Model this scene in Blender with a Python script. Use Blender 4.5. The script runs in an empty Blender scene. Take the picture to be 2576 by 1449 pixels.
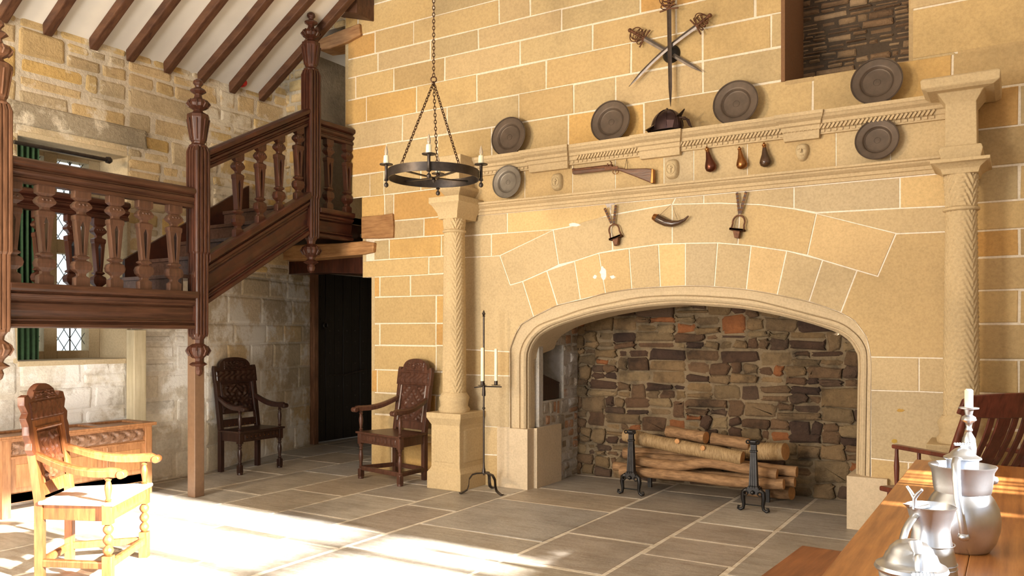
import bpy, bmesh, math, random
from mathutils import Vector, Matrix
R = math.radians
random.seed(7)
SC = bpy.context.scene
COL = SC.collection
# ---------------------------------------------------------------- camera, world, lights
F = 2053.0; CXP = 1288.0; HOR = 840.0; EYE = 1.5
YAW = R(31.8); S_, C_ = math.sin(YAW), math.cos(YAW)
FW = Vector((-S_, C_, 0)); RT = Vector((C_, S_, 0)); UP = Vector((0, 0, 1)); EY = Vector((0, 0, EYE))
cd = bpy.data.cameras.new('camera'); cam = bpy.data.objects.new('camera', cd); COL.objects.link(cam)
cam.location = EY; cam.rotation_euler = (R(90), 0, YAW)
cd.sensor_width = 36; cd.lens = 36 * F / 2576; cd.shift_y = (HOR - 724.5) / 2576; cd.clip_end = 200
SC.camera = cam
w = bpy.data.worlds.new('world'); SC.world = w; w.use_nodes = True
w.node_tree.nodes['Background'].inputs[0].default_value = (0.93, 0.96, 1.0, 1)
w.node_tree.nodes['Background'].inputs[1].default_value = 1.6
def light(name, kind, loc, target, energy, color, size=1.0, sizey=None, ang=None):
    l = bpy.data.lights.new(name, kind); o = bpy.data.objects.new(name, l); COL.objects.link(o)
    o.location = loc; o.rotation_euler = (Vector(target) - Vector(loc)).to_track_quat('-Z', 'Y').to_euler()
    l.energy = energy; l.color = color
    if kind == 'AREA':
        l.shape = 'RECTANGLE'; l.size = size; l.size_y = sizey or size
    if kind == 'SUN': l.angle = ang
    return o
TANE = 0.364
light('sun', 'SUN', (8, 3, 5), (8 - 1, 3, 5 - TANE), 80.0, (1.0, 0.97, 0.91), ang=R(1.3))
light('photo_lamp', 'AREA', (-5.6, -1.2, 3.1), (-3.2, 6.9, 2.3), 280, (1.0, 0.78, 0.52), 0.6)
light('added_fill_soft', 'AREA', (-3.9, -2.0, 1.7), (-7.4, 6.0, 1.3), 480, (1.0, 0.93, 0.82), 1.7)  # added soft fill, set low to brighten the left walls
SC.view_settings.view_transform = 'Standard'; SC.view_settings.look = 'None'
SC.view_settings.gamma = 1; SC.view_settings.use_curve_mapping = False
SC.view_settings.exposure = -0.06
# ---------------------------------------------------------------- pixel -> place
def ray(u, v): return FW + RT * ((u - CXP) / F) + UP * ((HOR - v) / F)
def PY(u, v, Y): d = ray(u, v); return EY + d * (Y / d.y)
def PX(u, v, X): d = ray(u, v); return EY + d * (X / d.x)
def PZ(u, v, Z): d = ray(u, v); return EY + d * ((Z - EYE) / d.z)
def dep(x, y): return FW.x * x + FW.y * y
def zat(x, y, v): return EYE + (HOR - v) / F * dep(x, y)
def yat(u, X): return PX(u, 800, X).y
def xat(u, Y): return PY(u, 800, Y).x
# ---------------------------------------------------------------- materials
MATS = {}
def nodes(name):
    m = bpy.data.materials.new(name); m.use_nodes = True; nt = m.node_tree
    return m, nt, nt.nodes['Principled BSDF']
def N(nt, t, **kw):
    n = nt.nodes.new(t)
    for k, v in kw.items(): setattr(n, k, v)
    return n
def noise(nt, scale, detail=6, rough=0.6, vec=None, stretch=None):
    tc = N(nt, 'ShaderNodeTexCoord'); n = N(nt, 'ShaderNodeTexNoise')
    n.inputs['Scale'].default_value = scale; n.inputs['Detail'].default_value = detail; n.inputs['Roughness'].default_value = rough
    if stretch:
        mp = N(nt, 'ShaderNodeMapping'); mp.inputs['Scale'].default_value = stretch
        nt.links.new(tc.outputs['Object'], mp.inputs[0]); nt.links.new(mp.outputs[0], n.inputs['Vector'])
    else: nt.links.new(tc.outputs['Object'], n.inputs['Vector'])
    return n
def ramp(nt, src, stops):
    r = N(nt, 'ShaderNodeValToRGB'); cr = r.color_ramp
    while len(cr.elements) < len(stops): cr.elements.new(0.5)
    for e, (p, c) in zip(cr.elements, stops): e.position = p; e.color = (*c, 1) if len(c) == 3 else c
    nt.links.new(src, r.inputs[0]); return r
def mixc(nt, a, b, fac, mode='MULTIPLY'):
    m = N(nt, 'ShaderNodeMix', data_type='RGBA', blend_type=mode)
    if isinstance(fac, float): m.inputs[0].default_value = fac
    else: nt.links.new(fac, m.inputs[0])
    for s, i in ((a, 6), (b, 7)):
        if isinstance(s, tuple): m.inputs[i].default_value = (*s, 1)
        else: nt.links.new(s, m.inputs[i])
    return m.outputs[2]
def bump(nt, bs, src, strength, dist=0.01, chain=None):
    b = N(nt, 'ShaderNodeBump'); b.inputs['Strength'].default_value = strength; b.inputs['Distance'].default_value = dist
    nt.links.new(src, b.inputs['Height'])
    if chain: nt.links.new(chain, b.inputs['Normal'])
    nt.links.new(b.outputs[0], bs.inputs['Normal']); return b.outputs[0]
def stone_mat(name, var=0.5, big=1.3, fine=38, bstr=0.5, stain=None, plaster=0.0, pl_col=(.85, .83, .78), rough=0.9, bd=0.012, streak=None):
    m, nt, bs = nodes(name)
    at = N(nt, 'ShaderNodeVertexColor', layer_name='Col')
    n1 = noise(nt, big, 8, 0.62); r1 = ramp(nt, n1.outputs['Fac'], [(.28, (1 - var,) * 3), (.5, (1, 1, 1)), (.75, (1 + var * .35,) * 3)])
    c = mixc(nt, at.outputs[0], r1.outputs[0], 1.0)
    n2 = noise(nt, fine, 6, 0.7); r2 = ramp(nt, n2.outputs['Fac'], [(.3, (.80, .78, .74)), (.6, (1.06, 1.05, 1.04))])
    c = mixc(nt, c, r2.outputs[0], 0.8)
    if streak:
        n4 = noise(nt, 3.0, 8, .7, stretch=streak); r4 = ramp(nt, n4.outputs['Fac'], [(.38, (.72, .66, .58)), (.55, (1, 1, 1)), (.72, (1.15, 1.13, 1.1))])
        c = mixc(nt, c, r4.outputs[0], 0.75)
    if stain:
        n3 = noise(nt, 2.4, 7, .7); r3 = ramp(nt, n3.outputs['Fac'], [(.5, (0, 0, 0)), (.68, (1, 1, 1))])
        c = mixc(nt, c, stain, r3.outputs[0], 'MIX')
    if plaster > 0:
        n5 = noise(nt, 1.7, 9, .68); r5 = ramp(nt, n5.outputs['Fac'], [(.60 - plaster * .12, (0, 0, 0)), (.66 - plaster * .1, (1, 1, 1))])
        c = mixc(nt, c, pl_col, r5.outputs[0], 'MIX')
    nt.links.new(c, bs.inputs['Base Color']); bs.inputs['Roughness'].default_value = rough
    b1 = bump(nt, bs, n2.outputs['Fac'], bstr, bd)
    bump(nt, bs, n1.outputs['Fac'], bstr * .6, .05, b1)
    return m
def wood_mat(name, a, b, rough=0.35, grain=(1, 1, 12), scale=5, bs_=0.25, coat=0.3):
    m, nt, bs = nodes(name)
    g = tuple(1.0 if x == min(grain) and False else x for x in grain)
    n1 = noise(nt, scale, 8, .65, stretch=g); r1 = ramp(nt, n1.outputs['Fac'], [(.3, a), (.7, b)])
    n2 = noise(nt, 2.2, 5, .6); r2 = ramp(nt, n2.outputs['Fac'], [(.3, (.7, .66, .62)), (.7, (1.15, 1.15, 1.15))])
    c = mixc(nt, r1.outputs[0], r2.outputs[0], .8)
    nt.links.new(c, bs.inputs['Base Color']); bs.inputs['Roughness'].default_value = rough
    bs.inputs['Coat Weight'].default_value = coat * .4; bs.inputs['Specular IOR Level'].default_value = .4; bs.inputs['Coat Roughness'].default_value = .3
    bump(nt, bs, n1.outputs['Fac'], bs_, .006); return m
def metal_mat(name, col, rough=.35, metal=1.0, var=.3, bs_=.15, sc=14):
    m, nt, bs = nodes(name)
    n1 = noise(nt, sc, 7, .65); r1 = ramp(nt, n1.outputs['Fac'], [(.3, tuple(c * (1 - var) for c in col)), (.7, tuple(min(1, c * (1 + var * .5)) for c in col))])
    nt.links.new(r1.outputs[0], bs.inputs['Base Color']); bs.inputs['Metallic'].default_value = metal
    bs.inputs['Roughness'].default_value = rough; bump(nt, bs, n1.outputs['Fac'], bs_, .004); return m
def plain(name, col, rough=.6, sc=20, var=.12, **kw):
    m, nt, bs = nodes(name)
    n1 = noise(nt, sc, 4); r1 = ramp(nt, n1.outputs['Fac'], [(.3, tuple(c * (1 - var) for c in col)), (.7, tuple(min(1, c * (1 + var)) for c in col))])
    nt.links.new(r1.outputs[0], bs.inputs['Base Color']); bs.inputs['Roughness'].default_value = rough
    for k, v in kw.items(): bs.inputs[k].default_value = v
    return m
M_ASH = stone_mat('ashlar_sandstone', .22, 1.1, 45, .35)
M_SUR = stone_mat('chimneypiece_sandstone', .18, .9, 55, .25)
M_RUB = stone_mat('rubble_sandstone', .35, 1.6, 26, .8, plaster=.55, pl_col=(.70, .62, .48), bd=.02)
M_LOW = stone_mat('lit_lower_stone', .25, 1.5, 26, .6, plaster=1.0, pl_col=(.88, .86, .81), bd=.015)  # light bounced onto the lower left wall is put into this paler stone
M_FB = stone_mat('sooty_rubble', .72, 4.2, 22, 1.0, stain=None, plaster=-.35, pl_col=(.42, .37, .30), bd=.035)
M_FLAG = stone_mat('flagstone', .28, 2.0, 30, .35, rough=.48, streak=(1, 5, 1), bd=.008)
M_DK = wood_mat('dark_red_oak', (0.0202, 0.0058, 0.0036), (0.0720, 0.0202, 0.0101), .36, (6, 1, 1), 6)
M_DKV = wood_mat('dark_red_oak_upright', (0.0216, 0.0065, 0.0036), (0.0828, 0.0245, 0.0122), .36, (7, 7, .8), 5)
M_BR = wood_mat('brown_oak_rail', (0.0324, 0.0122, 0.0065), (0.0972, 0.0396, 0.0202), .4, (9, .7, 9), 5)
M_PALE = wood_mat('worn_brown_oak', (.10, .045, .022), (.27, .13, .07), .45, (8, 8, .8), 5)
M_CH = wood_mat('chair_dark_oak', (0.0130, 0.0050, 0.0036), (0.0432, 0.0158, 0.0101), .34, (6, 6, 1), 6)
M_HON = wood_mat('honey_oak', (.13, .040, .011), (.33, .12, .036), .36, (8, 8, 1), 5)
M_HOND = wood_mat('shaded_carved_oak', (.055, .015, .006), (.17, .055, .022), .36, (6, 6, 1), 6)  # darker copy of the chair oak, carries the shade on its unsunlit back
M_CHEST = wood_mat('chest_oak', (.22, .09, .03), (.44, .21, .09), .42, (8, 8, 1), 5)
M_TAB = wood_mat('table_oak', (.24, .08, .02), (.54, .24, .07), .34, (12, .7, 3), 3, .12, .3)
M_POST = plain('brown_painted_post', (.16, .09, .05), .45)
M_CREAM = wood_mat('cream_washed_post', (.50, .42, .26), (.68, .60, .42), .7, (9, 9, .6), 3, .3, 0)
M_RAF = wood_mat('rafter_oak', (0.0432, 0.0144, 0.0065), (0.1296, 0.0576, 0.0274), .6, (.8, 8, 3), 4, .4, 0)
M_BEAM = wood_mat('rough_golden_oak', (.20, .085, .028), (.46, .25, .10), .7, (.8, 8, 8), 4, .6, 0)
M_PLAS = plain('ceiling_plaster', (.74, .70, .63), .9, 3, .05)
M_IRON = metal_mat('wrought_iron', (.075, .062, .055), .42, .85, .4)
M_CAST = metal_mat('cast_iron', (.035, .033, .033), .38, .8, .4)
M_PEWD = metal_mat('dull_pewter', (.105, .074, .052), .5, .5, .3, .25, 9)
M_PEW = metal_mat('bright_pewter', (.60, .64, .71), .33, 1, .15, .12, 8)
M_STEEL = metal_mat('sword_steel', (.17, .14, .12), .4, .8, .3)
M_RUST = metal_mat('rusty_iron', (.16, .07, .035), .6, .6, .5, .4, 30)
M_BRASS = metal_mat('old_brass', (.34, .15, .05), .3, .95, .3)
M_COPD = metal_mat('dark_copper', (.14, .05, .03), .28, .9, .3)
M_HORN = plain('dark_horn', (.06, .03, .015), .18, 12, .4)
M_GUN = wood_mat('gun_walnut', (.05, .016, .007), (.15, .055, .022), .3, (1, 6, 6), 8)
M_LOG = wood_mat('log_bark', (.15, .08, .036), (.40, .235, .115), .8, (1.2, 6, 6), 9, .8, 0)
M_BIRCH = wood_mat('birch_bark', (.20, .12, .05), (.44, .31, .16), .7, (9, 2, 2), 9, .8, 0)
M_CUT = plain('cut_wood', (.50, .25, .09), .7, 30, .2)
M_WAX = plain('candle_wax', (.88, .83, .62), .45, 8, .04, **{'Subsurface Weight': .2})
M_DOOR = wood_mat('black_door_oak', (.006, .005, .006), (.02, .014, .012), .45, (9, 9, .8), 5)
M_GREEN = plain('green_curtain_cloth', (.014, .04, .012), .9, 30, .25)
M_BLACK = plain('black_cloth', (.004, .006, .006), .9, 30, .25)
M_LEAD = plain('window_lead', (.05, .05, .055), .5)
M_RED = plain('red_plastic', (.6, .02, .02), .4)
M_STRAP = plain('leather_strap', (.07, .03, .015), .6)
M_SEAT = plain('pale_seat_cloth', (.50, .38, .28), .8, 40, .2)
def glass_mat():
    m = bpy.data.materials.new('thin_old_glass'); m.use_nodes = True; nt = m.node_tree; nt.nodes.clear()
    o = N(nt, 'ShaderNodeOutputMaterial'); t = N(nt, 'ShaderNodeBsdfTransparent'); g = N(nt, 'ShaderNodeBsdfGlossy'); x = N(nt, 'ShaderNodeMixShader')
    t.inputs[0].default_value = (.93, .96, .95, 1); g.inputs['Roughness'].default_value = .05; x.inputs[0].default_value = .06
    nt.links.new(t.outputs[0], x.inputs[1]); nt.links.new(g.outputs[0], x.inputs[2]); nt.links.new(x.outputs[0], o.inputs[0]); return m
M_GLASS = glass_mat()
# ---------------------------------------------------------------- mesh builder
class MB:
    def __init__(s): s.bm = bmesh.new(); s.mi = 0; s.col = None; s.M = Matrix()
    def v(s, p): return s.bm.verts.new(s.M @ Vector(p))
    def f(s, vs):
        try:
            f = s.bm.faces.new(vs)
        except ValueError: return None
        f.material_index = s.mi
        if s.col:
            L = s.bm.loops.layers.float_color.get('Col') or s.bm.loops.layers.float_color.new('Col')
            for l in f.loops: l[L] = (*s.col, 1)
        return f
    def box(s, x0, x1, y0, y1, z0, z1, M=None):
        ps = [(x, y, z) for z in (z0, z1) for (x, y) in ((x0, y0), (x1, y0), (x1, y1), (x0, y1))]
        vs = [s.v(M @ Vector(p) if M else p) for p in ps]
        for q in ((3, 2, 1, 0), (4, 5, 6, 7), (0, 1, 5, 4), (1, 2, 6, 5), (2, 3, 7, 6), (3, 0, 4, 7)): s.f([vs[i] for i in q])
        return s
    def loft(s, rings, cap=True, closed=True, loop=False):
        vr = [[s.v(p) for p in r] for r in rings]; n = len(rings[0])
        m = len(vr) if loop else len(vr) - 1
        for i in range(m):
            a, b = vr[i], vr[(i + 1) % len(vr)]
            for j in range(n if closed else n - 1):
                k = (j + 1) % n; s.f([a[j], a[k], b[k], b[j]])
        if cap and not loop and closed: s.f(vr[0][::-1]); s.f(vr[-1])
        return vr
    def lathe(s, prof, n=20, c=(0, 0, 0), M=None, rot=0, sq=False):
        k = math.sqrt(2) if sq else 1
        if sq: n = 4; rot = math.pi / 4
        rings = []
        for r, z in prof:
            r = max(r, .0008) * k
            ring = [Vector((r * math.cos(rot + 2 * math.pi * i / n), r * math.sin(rot + 2 * math.pi * i / n), z)) for i in range(n)]
            if M: ring = [M @ p for p in ring]
            rings.append([p + Vector(c) for p in ring])
        s.loft(rings); return s
    def prism(s, pts, f0, f1):
        s.loft([[f0(a, b) for a, b in pts], [f1(a, b) for a, b in pts]]); return s
    def tube(s, path, r, n=8, closed=False, flat=None):
        path = [Vector(p) for p in path]; rings = []; m = len(path)
        prevn = None
        for i, p in enumerate(path):
            a = path[(i - 1) % m] if (closed or i > 0) else p; b = path[(i + 1) % m] if (closed or i < m - 1) else p
            t = (b - a).normalized()
            if prevn is None:
                h = Vector((0, 0, 1)) if abs(t.z) < .9 else Vector((1, 0, 0)); nn = t.cross(h).normalized()
            else: nn = (prevn - t * prevn.dot(t)).normalized()
            prevn = nn; bb = t.cross(nn)
            rr = r[i] if isinstance(r, (list, tuple)) else r
            fl = flat if flat else 1
            rings.append([p + nn * math.cos(2 * math.pi * k / n) * rr + bb * math.sin(2 * math.pi * k / n) * rr * fl for k in range(n)])
        s.loft(rings, loop=closed); return s
    def sweep(s, prof, p0, p1):
        p0, p1 = Vector(p0), Vector(p1); d = (p1 - p0); h = Vector((d.x, d.y, 0)).normalized(); side = Vector((h.y, -h.x, 0))
        s.loft([[p + side * a + UP * b for a, b in prof] for p in (p0, p1)]); return s
    def build(s, name, mat, parent=None, smooth=None, bev=0, loc=None, world=True, subd=0):
        me = bpy.data.meshes.new(name)
        if parent is not None and world:
            inv = wm(parent).inverted(); s.bm.transform(inv)
        if loc is not None: s.bm.transform(Matrix.Translation(-Vector(loc)))
        bmesh.ops.recalc_face_normals(s.bm, faces=s.bm.faces[:])
        s.bm.to_mesh(me); s.bm.free()
        for m in (mat if isinstance(mat, (list, tuple)) else [mat]): me.materials.append(m)
        if smooth is not None:
            for p in me.polygons: p.use_smooth = True
            me.set_sharp_from_angle(angle=R(smooth))
        o = bpy.data.objects.new(name, me); COL.objects.link(o)
        if parent is not None: o.parent = parent
        if loc is not None: o.location = loc
        if bev:
            b = o.modifiers.new('bevel', 'BEVEL'); b.width = bev; b.segments = 2; b.limit_method = 'ANGLE'; b.angle_limit = R(35)
        if subd:
            b = o.modifiers.new('sub', 'SUBSURF'); b.levels = subd; b.render_levels = subd
        return o
def wm(o):
    m = Matrix.LocRotScale(o.location, o.rotation_euler, o.scale)
    return wm(o.parent) @ m if o.parent else m
def tag(o, label=None, cat=None, group=None, kind=None):
    if label: o['label'] = label
    if cat: o['category'] = cat
    if group: o['group'] = group
    if kind: o['kind'] = kind
    return o
def thing(name, label, cat, loc=(0, 0, 0), rz=0, group=None):
    o = bpy.data.objects.new(name, None); COL.objects.link(o); o.location = loc; o.rotation_euler = (0, 0, rz); o.empty_display_size = .1
    return tag(o, label, cat, group)
def struct(o): o['kind'] = 'structure'; return o
def kids(o): return [c for c in bpy.data.objects if c.parent == o]
def copy_tree(o, parent=None):
    c = o.copy(); COL.objects.link(c); c.parent = parent
    for ch in kids(o): copy_tree(ch, c)
    return c
# ---------------------------------------------------------------- masonry
def area2(p): return sum(p[i][0] * p[(i + 1) % len(p)][1] - p[(i + 1) % len(p)][0] * p[i][1] for i in range(len(p)))
def inset(poly, g):
    n = len(poly); out = []
    for i in range(n):
        p0, p1, p2 = Vector(poly[i - 1]), Vector(poly[i]), Vector(poly[(i + 1) % n])
        d1 = (p1 - p0).normalized(); d2 = (p2 - p1).normalized()
        n1 = Vector((-d1.y, d1.x)); n2 = Vector((-d2.y, d2.x)); m = n1 + n2
        k = g / max(.35, m.dot(n1)); out.append(tuple(p1 + m * k))
    return out
def block(mb, poly, mp, d=0, g=.006, ch=.006, col=(.6, .45, .25), back=.05):
    if area2(poly) < 0: poly = poly[::-1]
    mb.col = col
    a = inset(poly, g); b = inset(poly, g + ch)
    mb.loft([[mp(x, y, d - back) for x, y in a], [mp(x, y, d - ch) for x, y in a], [mp(x, y, d) for x, y in b]], cap=False)
    mb.f([mb.v(mp(x, y, d)) for x, y in b])
def stone(mb, x0, x1, y0, y1, mp, d, g, col, rnd, jit, rs=random):
    w, h = x1 - x0, y1 - y0
    if w < .02 or h < .02: return
    r = min(rnd, w * .35, h * .35); pts = []
    for (cx, cy, a0) in ((x1 - r, y0 + r, -90), (x1 - r, y1 - r, 0), (x0 + r, y1 - r, 90), (x0 + r, y0 + r, 180)):
        for k in range(3):
            a = R(a0 + 45 * k); q = r * rs.uniform(.75, 1.15)
            pts.append((cx + q * math.cos(a) + rs.uniform(-jit, jit), cy + q * math.sin(a) + rs.uniform(-jit, jit)))
    mb.col = col; a = inset(pts, g); cx, cy = (x0 + x1) / 2, (y0 + y1) / 2
    def sc(ps, k): return [(cx + (x - cx) * k[0], cy + (y - cy) * k[1]) for x, y in ps]
    e = .012; k1 = (max(.5, 1 - 2 * e / w), max(.5, 1 - 2 * e / h)); k2 = (max(.3, 1 - 5 * e / w), max(.3, 1 - 5 * e / h))
    vr = mb.loft([[mp(x, y, d - .06) for x, y in a], [mp(x, y, d - .012) for x, y in a], [mp(x, y, d) for x, y in sc(a, k1)], [mp(x, y, d + .006) for x, y in sc(a, k2)]], cap=False)
    mb.f(vr[-1])
def split(x0, x1, y0, y1, wmax, hmax, rs, out):
    w, h = x1 - x0, y1 - y0
    wl = wmax * rs.uniform(.45, 1.1); hl = hmax * rs.uniform(.55, 1.15)
    if h > hl and (h / hmax > w / wmax * .8 or w <= wl):
        n = max(2, round(h / hmax * 1.2)) if h > 2.2 * hmax else 2
        c = y0 + h * (rs.uniform(.36, .64) if n == 2 else rs.choice(range(1, n)) / n + rs.uniform(-.08, .08) / n)
        split(x0, x1, y0, c, wmax, hmax, rs, out); split(x0, x1, c, y1, wmax, hmax, rs, out)
    elif w > wl:
        c = x0 + w * rs.uniform(.3, .7)
        split(x0, c, y0, y1, wmax, hmax, rs, out); split(c, x1, y0, y1, wmax, hmax, rs, out)
    else: out.append((x0, x1, y0, y1))
def lerp(a, b, t): return tuple(x + (y - x) * t for x, y in zip(a, b))
def pick(pal, rs, var=.12):
    c = rs.choice(pal); k = 1 + rs.uniform(-var, var); return tuple(min(1, x * k) for x in c)
def rubble(mb, rects, mp, pal, mortar, wmax=.45, hmax=.2, g=.012, rnd=.03, jit=.006, dv=.012, seed=1, mdep=.012):
    rs = random.Random(seed)
    for (x0, x1, y0, y1) in rects:
        mb.col = mortar; mb.f([mb.v(mp(*p, -mdep)) for p in ((x0, y0), (x1, y0), (x1, y1), (x0, y1))])
        out = []; split(x0, x1, y0, y1, wmax, hmax, rs, out)
        for (a, b, c, e) in out:
            stone(mb, a, b, c, e, mp, rs.uniform(-dv, dv), g, pick(pal, rs), rnd, jit, rs)
P_ASH = [(0.48, 0.335, 0.156), (0.518, 0.363, 0.164), (0.48, 0.358, 0.184), (0.528, 0.307, 0.102), (0.49, 0.358, 0.189), (0.547, 0.344, 0.123), (0.518, 0.372, 0.18), (0.461, 0.344, 0.18)]
P_SUR = [(0.518, 0.391, 0.218), (0.499, 0.381, 0.218), (0.48, 0.377, 0.231), (0.518, 0.372, 0.185)]
P_RUB = [(0.53, 0.38, 0.184), (0.571, 0.42, 0.221), (0.51, 0.38, 0.212), (0.571, 0.38, 0.138), (0.469, 0.37, 0.23), (0.592, 0.46, 0.267), (0.551, 0.4, 0.184)]
P_LOW = [(0.684, 0.626, 0.519), (0.65, 0.603, 0.519), (0.718, 0.673, 0.578), (0.616, 0.545, 0.425)]
P_FB = [(0.221, 0.143, 0.068), (0.187, 0.123, 0.064), (0.162, 0.094, 0.048), (0.128, 0.07, 0.036), (0.255, 0.164, 0.08), (0.085, 0.045, 0.026), (0.204, 0.139, 0.072), (0.068, 0.037, 0.024), (0.289, 0.107, 0.036), (0.281, 0.197, 0.104), (0.17, 0.102, 0.052), (0.111, 0.066, 0.04)]
MORT = (.74, .65, .51)
YW = 6.88; YS = 6.75; XL = -7.45
# ---------------------------------------------------------------- floor
def floor():
    mb = MB(); mb.col = (.76, .71, .62); mb.f([mb.v(p) for p in ((-10, -7, -.002), (4, -7, -.002), (4, 11, -.002), (-10, 11, -.002))])
    xs = [-9.4, -8.6, -8.0, -7.35, -6.65, -5.98, -5.29, -4.57, -4.03, -2.90, -2.19, -1.56, -.85, -.1, .7, 1.4, 2.2, 3.2]
    rs = random.Random(5); pal = [(.40, .36, .30), (.43, .385, .32), (.36, .33, .29), (.42, .36, .285), (.46, .43, .38), (.38, .36, .335), (.35, .31, .27)]
    fixed = {8: [7.75, 6.9, 6.25, 5.1, 4.3], 9: [7.4, 6.5, 5.45, 4.6, 3.8], 10: [7.2, 6.3, 5.75, 5.2, 4.1]}
    for i in range(len(xs) - 1):
        if i in fixed:
            ys = fixed[i][:]; y = ys[-1]; ys = [9.9, 8.6] + ys
        else: y = 9.9; ys = [y]
        while y > -6: y -= rs.uniform(.5, 1.15) * (1.15 if xs[i + 1] - xs[i] > .6 else .9); ys.append(y)
        for k in range(len(ys) - 1):
            y1, y0 = ys[k], ys[k + 1]; j = lambda: rs.uniform(-.008, .008)
            block(mb, [(xs[i] + j(), y0 + j()), (xs[i + 1] + j(), y0 + j()), (xs[i + 1] + j(), y1 + j()), (xs[i] + j(), y1 + j())], lambda a, b, d: Vector((a, b, d)), rs.uniform(-.0005, .002), .015, .004, pick(pal, rs, .1), .02)
    return struct(mb.build('floor', M_FLAG))
floor()
# ---------------------------------------------------------------- fireplace wall (ashlar)
def wallmap(Y): return lambda a, b, d: Vector((a, Y - d, b))
def ashlar_wall():
    mb = MB(); rs = random.Random(3); mp = wallmap(YW)
    def zl(u, v): return PY(u, v, YW).z
    L = dict(a=zl(1016, 60), b=zl(1203, 72.6), c=zl(1300, 103), d=zl(1300, 166), e=zl(1300, 237.7), f=zl(1326, 305), g=zl(971, 431), h=zl(950, 492),
             i=zl(1050, 550), j=zl(992, 601), k=zl(1000, 651), l=zl(1000, 694), m=zl(1000, 746), n=zl(1000, 814), o=zl(1000, 869), p=zl(1000, 932), q=zl(1000, 990))
    X0 = xat(868, YW); XD = xat(934, YW); XM = xat(912, YW); X1 = 3.2
    XR0, XR1 = xat(1975, YW), xat(2286, YW); ZR = zl(1975, 205)
    # alcove sits between row f.. and the top
    def row(z0, z1, x0, x1, us, pal=P_ASH, cols=None):
        xs = [x0] + [xat(u, YW) for u in us if x0 + .02 < xat(u, YW) < x1 - .02] + [x1]
        while xs[-1] - xs[-2] > .95: xs.insert(-1, xs[-2] + rs.uniform(.5, .8))
        for a, b in zip(xs, xs[1:]):
            j = lambda: rs.uniform(-.004, .004)
            block(mb, [(a + j(), z0 + j()), (b + j(), z0 + j()), (b + j(), z1 + j()), (a + j(), z1 + j())], mp, rs.uniform(-.002, .003), .0065, .006, pick(pal, rs, .09))
    top = [L['a'], L['a'] + .30, L['a'] + .62, L['a'] + .95, L['a'] + 1.3, L['a'] + 1.65, L['a'] + 2.0, L['a'] + 2.4, L['a'] + 2.8]
    rows = [(L['b'], L['a'], [943, 1040, 1255, 1333, 1500, 1650, 1800]), (L['c'], L['b'], [950, 1082, 1203, 1412, 1611, 1700, 1850]),
            (L['d'], L['c'], [894, 990, 1118, 1308, 1491, 1700, 1900]), (L['e'], L['d'], [921, 1047, 1199, 1374, 1587, 1768, 1940]),
            (L['f'], L['e'], [1012, 1124, 1305, 1443, 1548, 1768])]
    for z0, z1, us in rows:
        row(z0, z1, X0, XR0, us)
    for k in range(len(top) - 1):
        row(top[k], top[k + 1], X0, XR0 if top[k] < 5.2 else X1, [900 + 60 * ((k * 3) % 5) + 190 * q for q in range(7)])
    # right of the alcove
    zr = [L['f'], zl(2286, 151), zl(2317, 19), 5.3]
    zr = sorted(set(zr)); ztop = zl(2317, 19)
    row(L['f'], zl(2290, 151), XR1, X1, [2406, 2700]); row(zl(2290, 151), ztop, XR1, X1, [2640])
    zz = ztop
    while zz < top[0] - .05 or zz < 5.2: row(zz, min(zz + .36, 5.25), XR1, X1, [2400 + rs.randint(0, 200)]); zz += .36
    # sill blocks beneath the alcove (row f top .. ZR) already rowed; f -> g
    row(L['g'], L['f'], X0, X1, [1012 - 40, 1100, 1236, 1429, 1620, 1830, 2045, 2240, 2395])
    row(L['h'], L['g'], X0, xat(1190, YW), [930, 965, 1058])
    row(L['i'], L['h'], xat(909, YW), xat(1190, YW), [967, 990])
    row(L['j'], L['i'], xat(990, YW), xat(1190, YW), [1066])
    row(L['k'], L['j'], xat(940, YW), xat(1190, YW), [979, 1110])
    row(L['l'], L['k'], XM, xat(1190, YW), [1078])
    row(L['m'], L['l'], XD, xat(1190, YW), [955, 1032]); row(L['n'], L['m'], XD, xat(1190, YW), [1097]); row(L['o'], L['n'], XD, xat(1190, YW), [955])
    row(L['p'], L['o'], XD, xat(1190, YW), [1097]); row(L['q'], L['p'], XD, xat(1190, YW), [948, 1060])
    z = L['q']
    for h_, us in ((.24, [1000]), (.26, [1060]), (.30, [985, 1090])):
        row(max(0, z - h_), z, XD, xat(1190, YW), us); z -= h_
    row(0, max(z, .02), XD, xat(1190, YW), [1040])
    # right part beyond the right column, traced courses
    XC = xat(2395, YW)
    vs = [223, 320, 418, 506, 577, 647, 730, 815, 905, 990, 1080]
    zs = [zl(2520, v) for v in vs]; zs = [L['g']] + [q for q in zs if q < L['g'] - .08] ; zs += [.5, .25, 0]
    zs = sorted(set(round(q, 3) for q in zs), reverse=True)
    for k in range(len(zs) - 1): row(zs[k + 1], zs[k], XC, X1, [2564 + (k % 2) * 70], P_ASH[:3] + P_ASH[3:4])
    # mortar bed (with openings left free)
    mb.col = MORT
    def bed(x0, x1, z0, z1): mb.f([mb.v((x, YW + .0045, z)) for x, z in ((x0, z0), (x1, z0), (x1, z1), (x0, z1))])
    bed(X0, XR0, L['h'], 9); bed(XR0, XR1, L['h'], ZR); bed(XR1, X1, L['h'], 9); bed(XR0, XR1, 5.6, 9)
    bed(XM, xat(1190, YW), L['l'], L['h']); bed(XD, xat(1190, YW), 0, L['l']); bed(XC, X1, 0, L['h'])
    # thickness of the wall end at the left, seen as jamb
    mb.col = (.50, .38, .22)
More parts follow.
